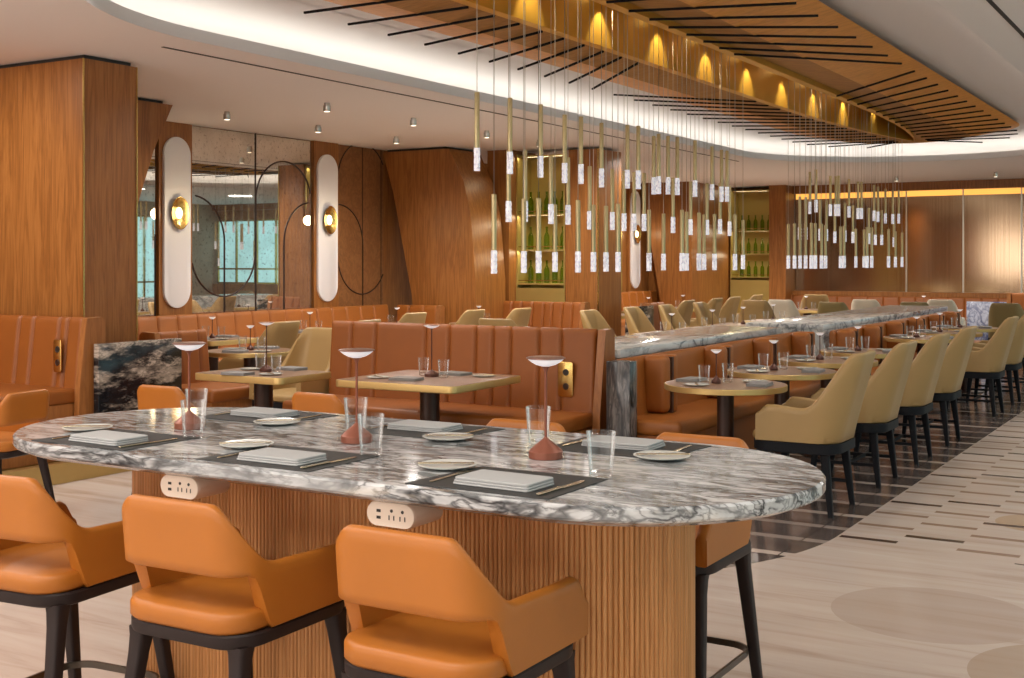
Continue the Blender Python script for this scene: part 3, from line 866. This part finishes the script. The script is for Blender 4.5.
for k, y in enumerate(rowY):
    if k == 4: continue
    w = '%s round table along the divider bench' % ORD[k - (k > 4)]
    RT((-2.64, y - .08, 0), 0, 'brass edged %s, counting from the counter' % w, 'round tables along the divider')
    dress(-2.64, y - .08, pi / 2, w)
SQ((-4.36, 6.26, 0), .02, 'brass edged square table before the tufted booth', 'square tables')
dress(-4.36, 6.26, 0, 'square table before the tufted booth', True, .5, TALL)
SQ2((-5.50, 6.0, 0), .02, 'brass edged square table beside the black marble slab', 'square tables')
dress(-5.50, 6.0, 0, 'square table beside the black marble slab', True, .33, TALL)

# ------------------------------------------------------------------ benches
def channel_back(L, z0, z1, th, lean, seams, nz=14, tilt=0.):
    """upholstered back, length along x, front towards -y, back at y=0"""
    xs = []
    sm = [0] + list(seams) + [L]
    for a, b in zip(sm, sm[1:]):
        n = max(8, int((b - a) / .011))
        for k in range(n): xs.append((a + (b - a) * k / n, k / n, b - a))
    xs.append((L, 1, 1))
    prof = []   # (y, z, bulge weight)
    for k in range(nz + 1):
        q = k / nz; z = z0 + (z1 - .05 - z0) * q
        prof.append((-th + lean * q, z, 1))
    for k in range(1, 7):
        t = pi * k / 6; c = (-th + lean + .03); 
        prof.append((c - .03 * cos(t) , z1 - .05 + .05 * sin(t), max(0, 1 - k / 6)))
    prof.append((0.0, z1 - .06, 0)); prof.append((0.0, z0, 0))
    rings = []
    for x, q, w in xs:
        d = 1 - (2 * min(q, 1 - q)) ** .5 if q not in (0, 1) else 1
        d = max(0, 1 - min(q, 1 - q) * w / .022) ** 1.5 if w else 0
        rings.append([(x + tilt * (z - z0), y + .020 * d * bw, z - .006 * d * (bw if z > z1 - .06 else 0)) for y, z, bw in prof])
    return MB().rings(rings, True)
def bench(name, label, cat, loc, rz, L, seat_d, seat_z, back_z, seams, mat='booth', plinth=.10, th=.16, lean=.06, wood=True, ends=(1, 1), wall_th=.06, group=None, tilt=0., back_wood=None):
    r = thing(name, label, cat, loc, rz, group)
    put('backrest', channel_back(L, seat_z - .03, back_z, th, lean, seams, tilt=tilt), MT[mat], r, ang=50)
    put('seat', MB().box(0, L, -th - seat_d, -th + .05, seat_z - .10, seat_z, .028, 3), MT[mat], r, ang=50)
    put('base', MB().box(.01, L - .01, -th - seat_d + .02, 0, plinth, seat_z - .098), MT['booth_wood'], r)
    put('plinth', MB().box(.03, L - .03, -th - seat_d + .06, -.02, 0, plinth), MT['brass_soft'], r)
    put('back_panel', MB().box(0, L, .0005, .03, plinth, back_z - .03), MT['booth_wood'], r)
    for e, x in ((0, -wall_th), (1, L)):
        if ends[e]:
            pts = [(-th - .02, plinth), (.03, plinth), (.03, back_z - .02), (.0, back_z), (-th + lean, back_z - .005), (-th + lean - .012, back_z - .06), (-th - .012, seat_z)]
            put('end_panel', MB().rings([[(x + .0005 + dx, p[0], p[1]) for p in pts] for dx in (0, wall_th - .001)]), MT['booth_wood'], r)
    return r
def outlet_plate(parent, x, y, z0, z1, w=.055):
    p = put('outlet_plate', MB().stack(rrect(-w, w, 0, z1 - z0, .018, 5), [(.002, 0), (0, .004), (0, .012), (.003, .014)], Matrix.Translation((x, y, z0)) @ Matrix.Rotation(pi / 2, 4, 'X')), MT['brass'], parent, label='brass outlet plate with round sockets')
    for zz in (.3, .7):
        M_ = Matrix.Translation((x + .006, y - .014, z0 + (z1 - z0) * zz)) @ Matrix.Rotation(pi / 2, 4, 'X')
        put('socket', MB().lathe([(.022, 0), (.022, .003), (.018, .005), (.015, .003), (.012, .0035)], 20, M_), MT['hole'] if zz > .5 else MT['darkbrown'], p)
# central tufted booth
b1 = bench('booth_bench', 'cognac leather booth with tufted back and brass outlet plate', 'booth', (-5.79, 7.16, 0), 0, 2.20, .50, .45, .985,
      [.20, .42, .86, 1.06, 1.28, 1.42, 1.56, 1.78, 1.95], th=.17, lean=.07, ends=(0, 1), wall_th=.055, tilt=-.05)
outlet_plate(b1, 1.99, -.150, .54, .77, .056)
# left booth by the column
b2 = bench('booth_bench', 'cognac leather bench in front of the tall walnut column', 'booth', (-8.8, 5.62, 0), 0, 2.15, .95, .58, 1.05,
      [.3, .6, .95, 1.25, 1.5, 1.65, 1.92, 2.0], th=.17, lean=.05, ends=(0, 1), wall_th=.05, plinth=.12, tilt=.0)
outlet_plate(b2, 1.97, -.165, .68, .90, .038)
# bench behind the black marble slab
b3 = bench('booth_bench', 'cognac bench whose panelled end shows behind the black marble slab', 'booth', (-7.02, 6.40, 0), pi / 2, .50, .50, .50, .90,
      [.2, .4], th=.17, lean=.04, ends=(1, 0), wall_th=.05)
# wall banquette
b4 = bench('wall_banquette', 'long salmon leather banquette under the antique mirrors', 'banquette', (-9.36, 7.5, 0), pi / 2, 4.9, .45, .45, .885,
      [.27 * k for k in range(1, 18)], mat='booth_fin', th=.16, ends=(0, 0))
b5 = bench('wall_banquette', 'short salmon leather banquette under the slanted walnut wall', 'banquette', (-9.15, 12.46, 0), 0, .62, .10, .45, .885,
      [.2, .42], mat='booth_fin', th=.10, lean=.03, ends=(0, 1))
b6 = bench('wall_banquette', 'tufted leather banquette beneath the first bottle niche', 'banquette', (-8.05, 13.26, 0), 0, 1.12, .45, .45, .93,
      [.14, .28, .44, .60, .72, .86, 1.0], th=.16, ends=(0, 1))
b7 = bench('wall_banquette', 'leather banquette at the far wall beside the pale oval panel', 'banquette', (-9.36, 17.6, 0), pi / 2, 4.4, .45, .45, .90,
      [.3 * k for k in range(1, 14)], mat='booth_fin', th=.16, ends=(0, 0))
b8 = bench('wall_banquette', 'leather banquette below the bronze glass screen', 'banquette', (-8.4, 22.42, 0), 0, 5.6, .45, .45, .80,
      [.28 * k for k in range(1, 20)], mat='booth', th=.16, ends=(0, 0))
b9 = bench('booth_bench', 'leather booth end beside the blue veined marble panel', 'booth', (-3.05, 19.9, 0), 0, 2.0, .6, .45, .95,
      [.25 * k for k in range(1, 8)], th=.16, ends=(1, 0))
# divider banquettes with padded fins
def fin_bench(label, y0, L, fins, top=.805, x=-3.44, sd=.46):
    r = thing('divider_banquette', label, 'banquette', (x, y0, 0), pi / 2)
    put('backrest', channel_back(L, .38, top, .09, .03, [f for f in fins if 0 < f < L]), MT['booth_fin'], r, ang=50)
    put('seat', MB().box(0, L, -sd, -.05, .33, .43, .03, 3), MT['booth_fin'], r, ang=50)
    put('base', MB().box(.01, L - .01, -sd + .02, 0, .08, .332), MT['booth'], r)
    put('plinth', MB().box(.03, L - .03, -sd + .06, -.02, 0, .08), MT['darkbrown'], r)
    for f in fins:
        d = put('divider_pad', MB().box(f - .115, f - .012, -.22, -.05, .432, top + .005, .04, 4), MT['booth_fin'], r, ang=50)
        put('wood_strip', MB().box(f - .0125, f + .0125, -.2215, -.05, .432, top - .008), MT['strip_brown'], d)
        put('divider_pad', MB().box(f + .012, f + .085, -.22, -.05, .432, top + .005, .016, 3), MT['booth_fin'], r, ang=50)
    return r
fin_bench('cognac divider banquette with padded fins nearest the marble counter', 6.98, 3.56, [.43, 1.46, 2.49, 3.45])
fin_bench('cognac divider banquette with padded fins along the second marble divider', 10.99, 5.3, [.12, 1.0, 1.9, 2.85, 3.85, 4.7], .80, -3.24, .40)
# marble dividers
d1 = thing('marble_divider', 'low marble divider wall behind the nearer padded banquette', 'divider', (-3.8, 8.7, 0))
def drel(o, x, y): o.location = (-x, -y, 0); return o
drel(put('countertop', MB().box(-4.16, -3.508, 7.22, 10.45, .79, .845, .006, 2), MT['marble_div'], d1), -3.8, 8.7)
drel(put('wall_body', MB().box(-4.10, -3.56, 7.26, 10.41, 0, .789), MT['marble_div'], d1), -3.8, 8.7)
d2 = thing('marble_divider', 'longer marble divider wall with waterfall end', 'divider', (-3.8, 13.5, 0))
drel(put('countertop', MB().box(-4.03, -3.29, 10.98, 16.4, .80, .85, .006, 2), MT['marble_div'], d2), -3.8, 13.5)
drel(put('wall_body', MB().box(-4.03, -3.292, 10.981, 16.38, 0, .799), MT['marble_div'], d2), -3.8, 13.5)
tag(put('marble_end_post', MB().box(-3.435, -3.27, 6.86, 6.97, 0, .80, .006, 2), MT['marble_post']), 'striped marble end post beside the tufted booth', 'end post')
# dark marble slabs
tag(put('brass_kickplate', MB().box(-6.58, -6.50, 4.7, 6.36, 0, .128), MT['brass_soft']), 'low brass kick plate under the black marble slab', 'kick plate')
tag(put('marble_slab', MB().box(-6.575, -6.525, 5.53, 6.27, .13, .875, .004, 2), MT['marble_dark']), 'black veined marble slab beside the walnut column', 'marble slab')
tag(put('marble_slab', MB().box(-6.46, -6.41, 13.42, 14.15, 0, .87, .004, 2), MT['marble_dark']), 'small black marble slab beside the walnut pier past the bottle niche', 'marble slab')
bm_ = bench('booth_bench', 'brown bench end behind the small black marble slab', 'booth', (-6.55, 14.2, 0), pi / 2, .45, .2, .45, .90, [.22], th=.14, ends=(1, 0))
tag(put('marble_slab', MB().box(-3.75, -3.12, 20.1, 20.15, 0, .80, .004, 2), MT['marble_blue']), 'pale blue veined marble panel at the far end', 'marble slab')

# ------------------------------------------------------------------ columns and walls
def column(name, x0, x1, y0, y1, z1=ZC - .03):
    o = struct(name, MB().box(x0, x1, y0, y1, 0, z1), MT['walnut'])
    put('top_gap', MB().box(x0 + .03, x1 - .03, y0 + .03, y1 - .03, z1, ZC - .001), MT['slot'], o)
    put('corner_strip', MB().box(x1 - .006, x1 + .004, y0 - .004, y0 + .006, 0, z1), MT['brass'], o)
    put('corner_strip', MB().box(x1 - .006, x1 + .004, y1 - .006, y1 + .004, 0, z1), MT['brass'], o)
    return o
column('column_1', -9.0, -6.83, 5.66, 6.13)
def prism_yz(pts, x0, x1): return MB().rings([[(x, p[0], p[1]) for p in pts] for x in (x0, x1)])
def prism_xz(pts, y0, y1): return MB().rings([[(p[0], y, p[1]) for p in pts] for y in (y0, y1)])
z1 = ZC - .03
c2 = struct('column_2', prism_yz([(6.9, 0), (7.20, 0), (7.22, 1.0), (7.27, 1.5), (7.38, 1.95), (7.55, 2.4), (7.77, z1), (6.9, z1)], -8.9, -8.2), MT['walnut'])
put('top_gap', MB().box(-8.87, -8.25, 6.95, 7.7, z1, ZC - .001), MT['slot'], c2)
c3 = struct('column_3', prism_xz([(-8.90, 0), (-8.02, 0), (-8.03, 1.2), (-8.10, 2.0), (-8.20, 2.4), (-8.42, z1), (-9.44, z1), (-9.27, 2.3), (-8.98, 1.0)], 12.5, 13.2), MT['walnut'])
put('top_gap', MB().box(-9.4, -8.5, 12.55, 13.15, z1, ZC - .001), MT['slot'], c3)
struct('column_4', MB().box(-8.35, -8.02, 13.28, 13.95, 0, ZC), MT['walnut'])
c5 = struct('column_5', MB().stack(rrect(-7.30, -6.83, 13.42, 14.10, .03, 4), [(0, 0), (0, 2.5), (.0, z1)]), MT['walnut'])
put('corner_strip', MB().box(-6.838, -6.822, 13.415, 13.43, 0, z1), MT['brass'], c5)
# far wood piers
struct('column_6', MB().box(-9.44, -8.45, 20.6, 22.5, 0, ZC), MT['walnut'])
struct('column_7', prism_xz([(-8.9, 0), (-8.42, 0), (-8.42, ZC), (-9.4, ZC)], 20.2, 20.59), MT['walnut_dark'])
struct('column_8', MB().box(-7.62, -7.30, 22.0, 22.59, 0, ZC), MT['walnut'])
struct('trim_6', MB().box(-7.30, XR, 22.38, 22.59, 2.70, ZC), MT['walnut_dark'])
struct('trim_7', MB().box(-7.30, XR, 22.40, 22.59, 0, .88), MT['walnut'])
struct('trim_8', MB().box(-7.28, .72, 22.535, 22.545, 2.60, 2.70), MT['led_amber'])
# bronze glass screen
gs = tag(put('glass_screen', MB().box(-7.29, .75, 22.55, 22.58, .88, 2.70), MT['bronze']), 'wide bronze tinted glass screen across the far wall', 'glass screen')
for x in (-5.24, -4.26, -3.30, -2.3, -.8, .7): put('mullion', MB().box(x - .012, x + .012, 22.53, 22.549, .88, 2.70), MT['nickel'], gs)
# mirrors on the left wall
def stadium(yc, hw, za, zb, n=24):
    pts = []
    for k in range(n + 1): t = pi * k / n; pts.append((0, yc + hw * cos(t), zb - hw + hw * sin(t)))
    for k in range(n + 1): t = pi + pi * k / n; pts.append((0, yc + hw * cos(t), za + hw + hw * sin(t)))
    return pts
def wall_panel(name, label, cat, y0, y1, mat, seams, arcs, x=XL):
    o = put(name, MB().box(x + .001, x + .03, y0, y1, 0, ZC - .01), mat); tag(o, label, cat)
    for s in seams: put('seam_strip', MB().box(x + .03, x + .034, s - .006, s + .006, .3, ZC - .01), MT['darkbrown'], o)
    for (yc, hw, za, zb) in arcs:
        pts = [p for p in stadium(yc, hw, za, zb)]
        # clip to the panel
        runs = []; cur = []
        for p in pts + [pts[0]]:
            if y0 + .005 < p[1] < y1 - .005: cur.append((x + .032, p[1], p[2]))
            else:
                if len(cur) > 1: runs.append(cur)
                cur = []
        if len(cur) > 1: runs.append(cur)
        m = MB()
        for r_ in runs: m.tube(r_, .009, 6)
        if runs: put('inlay_line', m, MT['darkbrown'], o)
    return o
A_ = [(9.66 + .97 * k, .485, (1.05 if k % 2 == 0 else .5), (2.1 if k % 2 == 0 else 2.57)) for k in range(-2, 4)]
B_ = [(9.175 + 1.94 * k, .485, .4, 2.12) for k in range(-1, 3)]
wall_panel('wall_mirror', 'antique mirror sliver between the tapered pier and first oval panel', 'mirror', 6.6, 8.70, MT['mirror'], [7.72], [(8.69, .485, .5, 2.57), (7.72, .485, 1.05, 2.1), (9.175, .485, .4, 2.12)])
wall_panel('wall_mirror', 'large antique mirror between the two pale oval panels', 'mirror', 9.18, 11.09, MT['mirror'], [10.145], [(10.62, .47, .5, 2.57), (9.66, .485, 1.05, 5.0), (9.18, .485, .4, 2.12), (11.1, .485, .4, 2.12)])
wall_panel('burl_panel', 'burl wood wall panel with thin curved inlay lines', 'wall panel', 11.57, 12.49, MT['burl'], [12.06, 12.44], [(11.58, .485, .4, 2.12), (12.06, .485, 1.02, 2.9)])
wall_panel('wall_mirror', 'small antique mirror at the far wall beside the third oval panel', 'mirror', 18.0, 19.45, MT['goldpanel'], [], [])
def pilaster(name, yc, label, hw=.225):
    struct(name, MB().box(XL, XL + .06, yc - hw, yc + hw, 0, ZC), MT['walnut'])
    r = .18
    pts = []
    for k in range(21): t = pi * k / 20; pts.append((yc + r * cos(t), 2.70 - r + r * sin(t)))
    for k in range(21): t = pi + pi * k / 20; pts.append((yc + r * cos(t), .95 + r + r * sin(t)))
    tag(put('mounted_oval_panel', MB().rings([[(x, yc + (p[0] - yc) * s, 1.825 + (p[1] - 1.825) * s) for p in pts] for x, s in ((XL + .061, 1), (XL + .085, 1), (XL + .09, .99))]), MT['pill']), 'pale rounded wall panel ' + label, 'wall panel')
    s = thing('wall_sconce', 'round brass wall sconce with glowing bulb ' + label, 'sconce', (XL + .091, yc, 1.92))
    R90 = Matrix.Rotation(pi / 2, 4, 'Y') @ Matrix.Diagonal((1, .72, 1, 1))
    put('back_dish', MB().lathe([(.03, 0), (.12, .006), (.165, .034), (.168, .038), (.162, .039), (.115, .014), (.03, .008)], 32, R90), MT['brass'], s)
    put('bulb', MB().lathe([(.03, .010), (.055, .013), (.058, .018), (.05, .026), (.02, .034), (.004, .036)], 24, R90), MT['bulb'], s)
    add_light('sconce_lamp', 'POINT', (XL + .28, yc, 1.92), 1.6, (1, .78, .48), .06)
pilaster('trim_9', 8.94, 'nearest the tapered pier')
pilaster('trim_10', 11.33, 'between the mirror and the burl panel')
pilaster('trim_11', 19.9, 'at the far wall past the pendants')

# bottle niches
def niche(label, x0, x1, yf, depth, z0, z1, shelf_z):
    r = thing('bottle_niche', label, 'shelf', ((x0 + x1) / 2, yf, 0))
    xc = (x0 + x1) / 2
    def q(n, mb, m): o = put(n, mb, m, r); o.location = (-xc, -yf, 0); return o
    q('back_panel', MB().box(x0, x1, yf + depth, yf + depth + .02, z0, z1), MT['goldpanel'])
    q('lower_panel', MB().box(x0 + .02, x1 - .02, yf, yf + .02, z0, shelf_z[0] - .06), MT['goldpanel'])
    for a in (x0, x1 - .02): q('side_panel', MB().box(a, a + .02, yf, yf + depth - .001, z0, z1), MT['goldpanel'])
    for z in shelf_z + [z1 - .02]: q('shelf_board', MB().box(x0 + .021, x1 - .021, yf + .021, yf + depth - .001, z - .02, z), MT['goldpanel'])
    for z in shelf_z: q('guard_rail', MB().box(x0 + .021, x1 - .021, yf + .022, yf + .03, z + .03, z + .04), MT['brass'])
    return r
def bottle1():
    o = put('bottle', MB().lathe([(.034, 0), (.037, .004), (.037, .15), (.033, .18), (.016, .215), (.0135, .225), (.0135, .275), (.016, .278), (.016, .29), (.012, .292)], 16), MT['bottle']); o['category'] = 'bottle'; return o
BT = Kind(bottle1)
niche('gold bottle niche behind the nearer pendant cluster', -8.02, -7.31, 13.45, .35, .0, 2.80, [1.15, 1.58, 2.03])
for zi, z in enumerate([1.15, 1.58, 2.03]):
    for i in range(5):
        BT((-7.90 + i * .118, 13.62, z + .001), 0, 'green bottle, %s from the left on the %s shelf of the nearer gold niche' % (ORD[i], ['lowest', 'middle', 'upper'][zi]), 'bottles in the nearer gold niche')
niche('gold bottle niche beside the bronze glass screen', -8.42, -7.63, 22.1, .38, .0, 2.80, [1.14, 1.58, 2.02])
for zi, z in enumerate([1.14, 1.58, 2.02]):
    for i in range(5):
        BT((-8.26 + i * .135, 22.3, z + .001), 0, 'green bottle, %s from the left on the %s shelf of the farther gold niche' % (ORD[i], ['lowest', 'middle', 'upper'][zi]), 'bottles in the farther gold niche')
for xx, yy, zs in ((-7.66, 13.52, (1.55, 2.0, 2.76)), (-8.02, 22.17, (1.55, 1.99, 2.76))):
    for zz in zs: add_light('niche_lamp', 'AREA', (xx, yy, zz), 2.2, (1, .84, .55), .6, (radians(-25), 0, 0), size_y=.05)

# ------------------------------------------------------------------ further chairs and tables
far = [  # x, y, kind, facing, label
 (-6.07, 6.97, DC, pi, 'beige armchair at the table beside the black marble slab'),
 (-7.35, 7.95, DC, pi / 2, 'beige chair behind the table by the black marble slab'),
 (-6.9, 8.5, DC, pi / 2 + .1, 'tall beige armchair beside the tufted booth\'s left end'),
 (-7.45, 10.0, DC, pi / 2, 'beige chair back showing below the second sconce'),
 (-7.35, 10.95, DC, pi / 2, 'beige chair before the slanted walnut wall'),
 (-7.15, 11.6, DC, pi / 2, 'beige chair left of the first bottle niche'),
 (-5.75, 9.6, DC, 0, 'beige chair low behind the tufted booth back'),
 (-5.62, 11.45, DC, -pi / 2, 'beige chair facing the marble divider, nearest the booth'),
 (-5.60, 12.45, DC, -pi / 2, 'beige chair facing the marble divider, second along'),
 (-5.58, 13.35, DC, -pi / 2, 'beige chair facing the marble divider, third along'),
 (-5.58, 14.4, DC, -pi / 2, 'beige chair facing the marble divider, fourth along'),
 (-5.60, 15.9, DC, 0, 'beige chair below the farther bottle niche'),
 (-6.65, 15.1, DC, pi / 2, 'beige chair facing the far left wall, nearest one'),
 (-6.68, 16.2, DC, pi / 2, 'beige chair facing the far left wall, second one'),
 (-6.72, 17.0, DC, pi / 2, 'beige chair facing the far left wall, third one'),
 (-6.80, 18.2, DC, pi / 2, 'beige chair facing the far left wall, last one'),
 (-5.72, 17.3, DCC, 0, 'cream upholstered chair below the right pendant cluster'),
 (-5.85, 19.0, DC, .4, 'tall beige chair behind the cream one at far end'),
 (-4.80, 16.7, DCO, 0, 'olive chair below the right pendant cluster'),
 (-4.70, 18.0, DCC, 0, 'cream chair behind the second divider, beside the olive one'),
 (-3.85, 17.3, DCO, 0, 'olive chair at the end of the second divider'),
 (-3.75, 18.5, DCC, 0, 'cream chair beside the blue veined marble panel'),
 (-2.70, 17.4, DCO, 0, 'olive chair in front of the far booth'),
]
for x, y, k, a, l in far: k((x, y, 0), a, l, 'chairs beyond the divider')
ft = [(-6.95, 7.42, RT, 'round table beyond the square tables'), (-8.35, 8.4, SM, 'wall table before the first sconce'), (-8.3, 9.75, SM, 'wall table before the large mirror'),
      (-8.25, 11.2, SM, 'wall table before the second sconce'), (-7.75, 12.15, RT, 'round table before the first bottle niche'),
      (-4.95, 11.4, SM, 'first table behind the marble divider'), (-4.95, 12.5, SM, 'second table behind the marble divider'), (-4.95, 13.45, SM, 'third table behind the marble divider'),
      (-4.95, 14.5, SM, 'fourth table behind the marble divider'), (-7.5, 15.1, SM, 'first table at the far left wall'), (-7.5, 16.4, SM, 'second table at the far left wall'), (-7.55, 17.8, SM, 'third table at the far left wall'),
      (-5.7, 18.2, SM, 'table beneath the bronze glass screen'), (-4.2, 19.3, SM, 'table beside the blue marble panel')]
for x, y, k, l in ft:
    k((x, y, 0), 0, 'brass edged ' + l if len(l.split()) > 3 else 'small brass edged ' + l, 'tables beyond the divider')
    dress(x, y, .3, l, y < 10)

# ------------------------------------------------------------------ ceiling spots
def spot1():
    r = thing('ceiling_spotlight', 'x x x x', 'spotlight')
    put('housing', MB().lathe([(.032, 0), (.034, .003), (.034, .052), (.026, .056), (.026, .076)], 20), MT['nickel'], r)
    put('lens', MB().lathe([(.025, -.002), (.025, .0)], 16), MT['spotlens'], r)
    return r
SP = Kind(spot1)
n = 0
for ix, x in enumerate((-8.3, -7.08)):
    for iy, y in enumerate((8.55, 9.88, 11.25, 12.4)):
        if x < -8 and iy == 3: continue
        SP((x, y, ZC - .076), 0, 'small nickel ceiling spotlight, %s of the row %s' % (ORD[iy], ['along the mirrors', 'nearer the room']), 'ceiling spotlights')
        add_light('spot_lamp', 'SPOT', (x, y, ZC - .09), 8 if iy == 3 else 34, (1, .88, .72), .05, (0, 0, 0), radians(110), .8)
for i, (x, y) in enumerate(((-7.9, 20.3), (-5.0, 20.8), (-3.4, 20.6), (-6.4, 20.6))):
    SP((x, y, ZC - .076), 0, 'small nickel ceiling spotlight near the bronze screen, %s from left' % ORD[[0, 2, 3, 1][i]], 'far ceiling spotlights')
    add_light('spot_lamp', 'SPOT', (x, y, ZC - .09), 45, (1, .85, .66), .05, (0, 0, 0), radians(110), .8)

# ------------------------------------------------------------------ windows and added fill panes outside the view, and room lighting
for i, y in enumerate((.6, 3.0, 5.4, 7.8, 10.2, 12.6, 15.0, 17.4, 19.8)):
    w = struct('window_%d' % (i + 1), MB().box(XR - .02, XR - .005, y - 1.0, y + 1.0, .5, 2.5), MT['winglow'])
    m = MB()
    for a in (-1.0, -.35, .35, 1.0): m.box(XR - .05, XR - .021, y + a - .025, y + a + .025, .5, 2.5)
    for z in (.5, .95, 2.5): m.box(XR - .05, XR - .021, y - 1, y + 1, z - .02, z + .02)
    put('window_frame', m, MT['brass'], w)
for i, x in enumerate((1.4, 2.7)):
    w = struct('window_%d' % (i + 20), MB().box(x - .62, x + .62, 22.55, 22.58, .9, 2.45), MT['winglow'])
    m = MB()
    for a in (-.62, 0, .62): m.box(x + a - .02, x + a + .02, 22.5, 22.549, .9, 2.45)
    for z in (.9, 1.25, 2.45): m.box(x - .62, x + .62, 22.5, 22.549, z - .02, z + .02)
    put('window_frame', m, MT['brass'], w)
for i, x in enumerate((-7.5, -4.7, -1.9, .9)):  # glowing panes behind the camera, added as fill light
    w = struct('window_%d' % (i + 10), MB().box(x - 1.2, x + 1.2, YF + .005, YF + .02, .5, 2.55), MT['fillwhite'])
    m = MB()
    for a in (-1.2, 0, 1.2): m.box(x + a - .03, x + a + .03, YF + .021, YF + .05, .5, 2.55)
    put('window_frame', m, MT['brass'], w)
# fill lights added at ceiling level, without fixtures
W_ = (1, .945, .885)
for x in (-.3, 1.6):
    for y in (-1.0, 1.5, 4.0, 6.5, 9.0, 11.5, 14.0, 16.5, 19.5):
        add_light('ceiling_fill', 'AREA', (x, y, ZC - .01), 6, W_, .5)
for x, y in ((-2.9, -.8), (-1.6, .9), (-3.4, 1.2), (-5.2, .4), (-5.2, 2.6), (-7.2, .6), (-7.4, 3.0), (-7.4, 4.6), (-8.3, -1.2)):
    add_light('ceiling_fill', 'AREA', (x, y, ZC - .01), 19, W_, .5)
for x, y in ((-6.6, 7.2), (-6.5, 10.6), (-7.6, 10.6), (-6.4, 12.4), (-6.4, 19.0), (-6.6, 14.5), (-7.4, 16.5), (-6.6, 18.5), (-4.4, 19.2), (-2.4, 19.4), (-8.4, 18.5)):
    add_light('ceiling_fill', 'SPOT', (x, y, ZC - .02), 100, W_, .06, (0, 0, 0), radians(165), .6)
# spots in the canopy shine down on the tables
for y in (4.7, 6.2, 7.7, 9.2, 10.7, 12.2, 13.7, 15.2):
    for x in (CX - 1.55, CX + 1.55):
        if x < CX and y > 12.5: continue
        add_light('canopy_downlight', 'SPOT', (x, y, 3.12), 34, W_, .05, (0, 0, 0), radians(92), .9)

w = bpy.data.worlds.new('world'); sc.world = w; w.use_nodes = True
w.node_tree.nodes['Background'].inputs[0].default_value = (.9, .85, .8, 1); w.node_tree.nodes['Background'].inputs[1].default_value = .15
sc.view_settings.view_transform = 'Standard'; sc.view_settings.look = 'None'
sc.view_settings.exposure = 0.40; sc.view_settings.gamma = 1.0; sc.view_settings.use_curve_mapping = False
sc.cycles.use_denoising = True
sc.cycles.max_bounces = 16; sc.cycles.transmission_bounces = 16; sc.cycles.transparent_max_bounces = 8; sc.cycles.glossy_bounces = 4; sc.cycles.diffuse_bounces = 4
sc.cycles.caustics_reflective = False; sc.cycles.caustics_refractive = False; sc.cycles.sample_clamp_indirect = 6
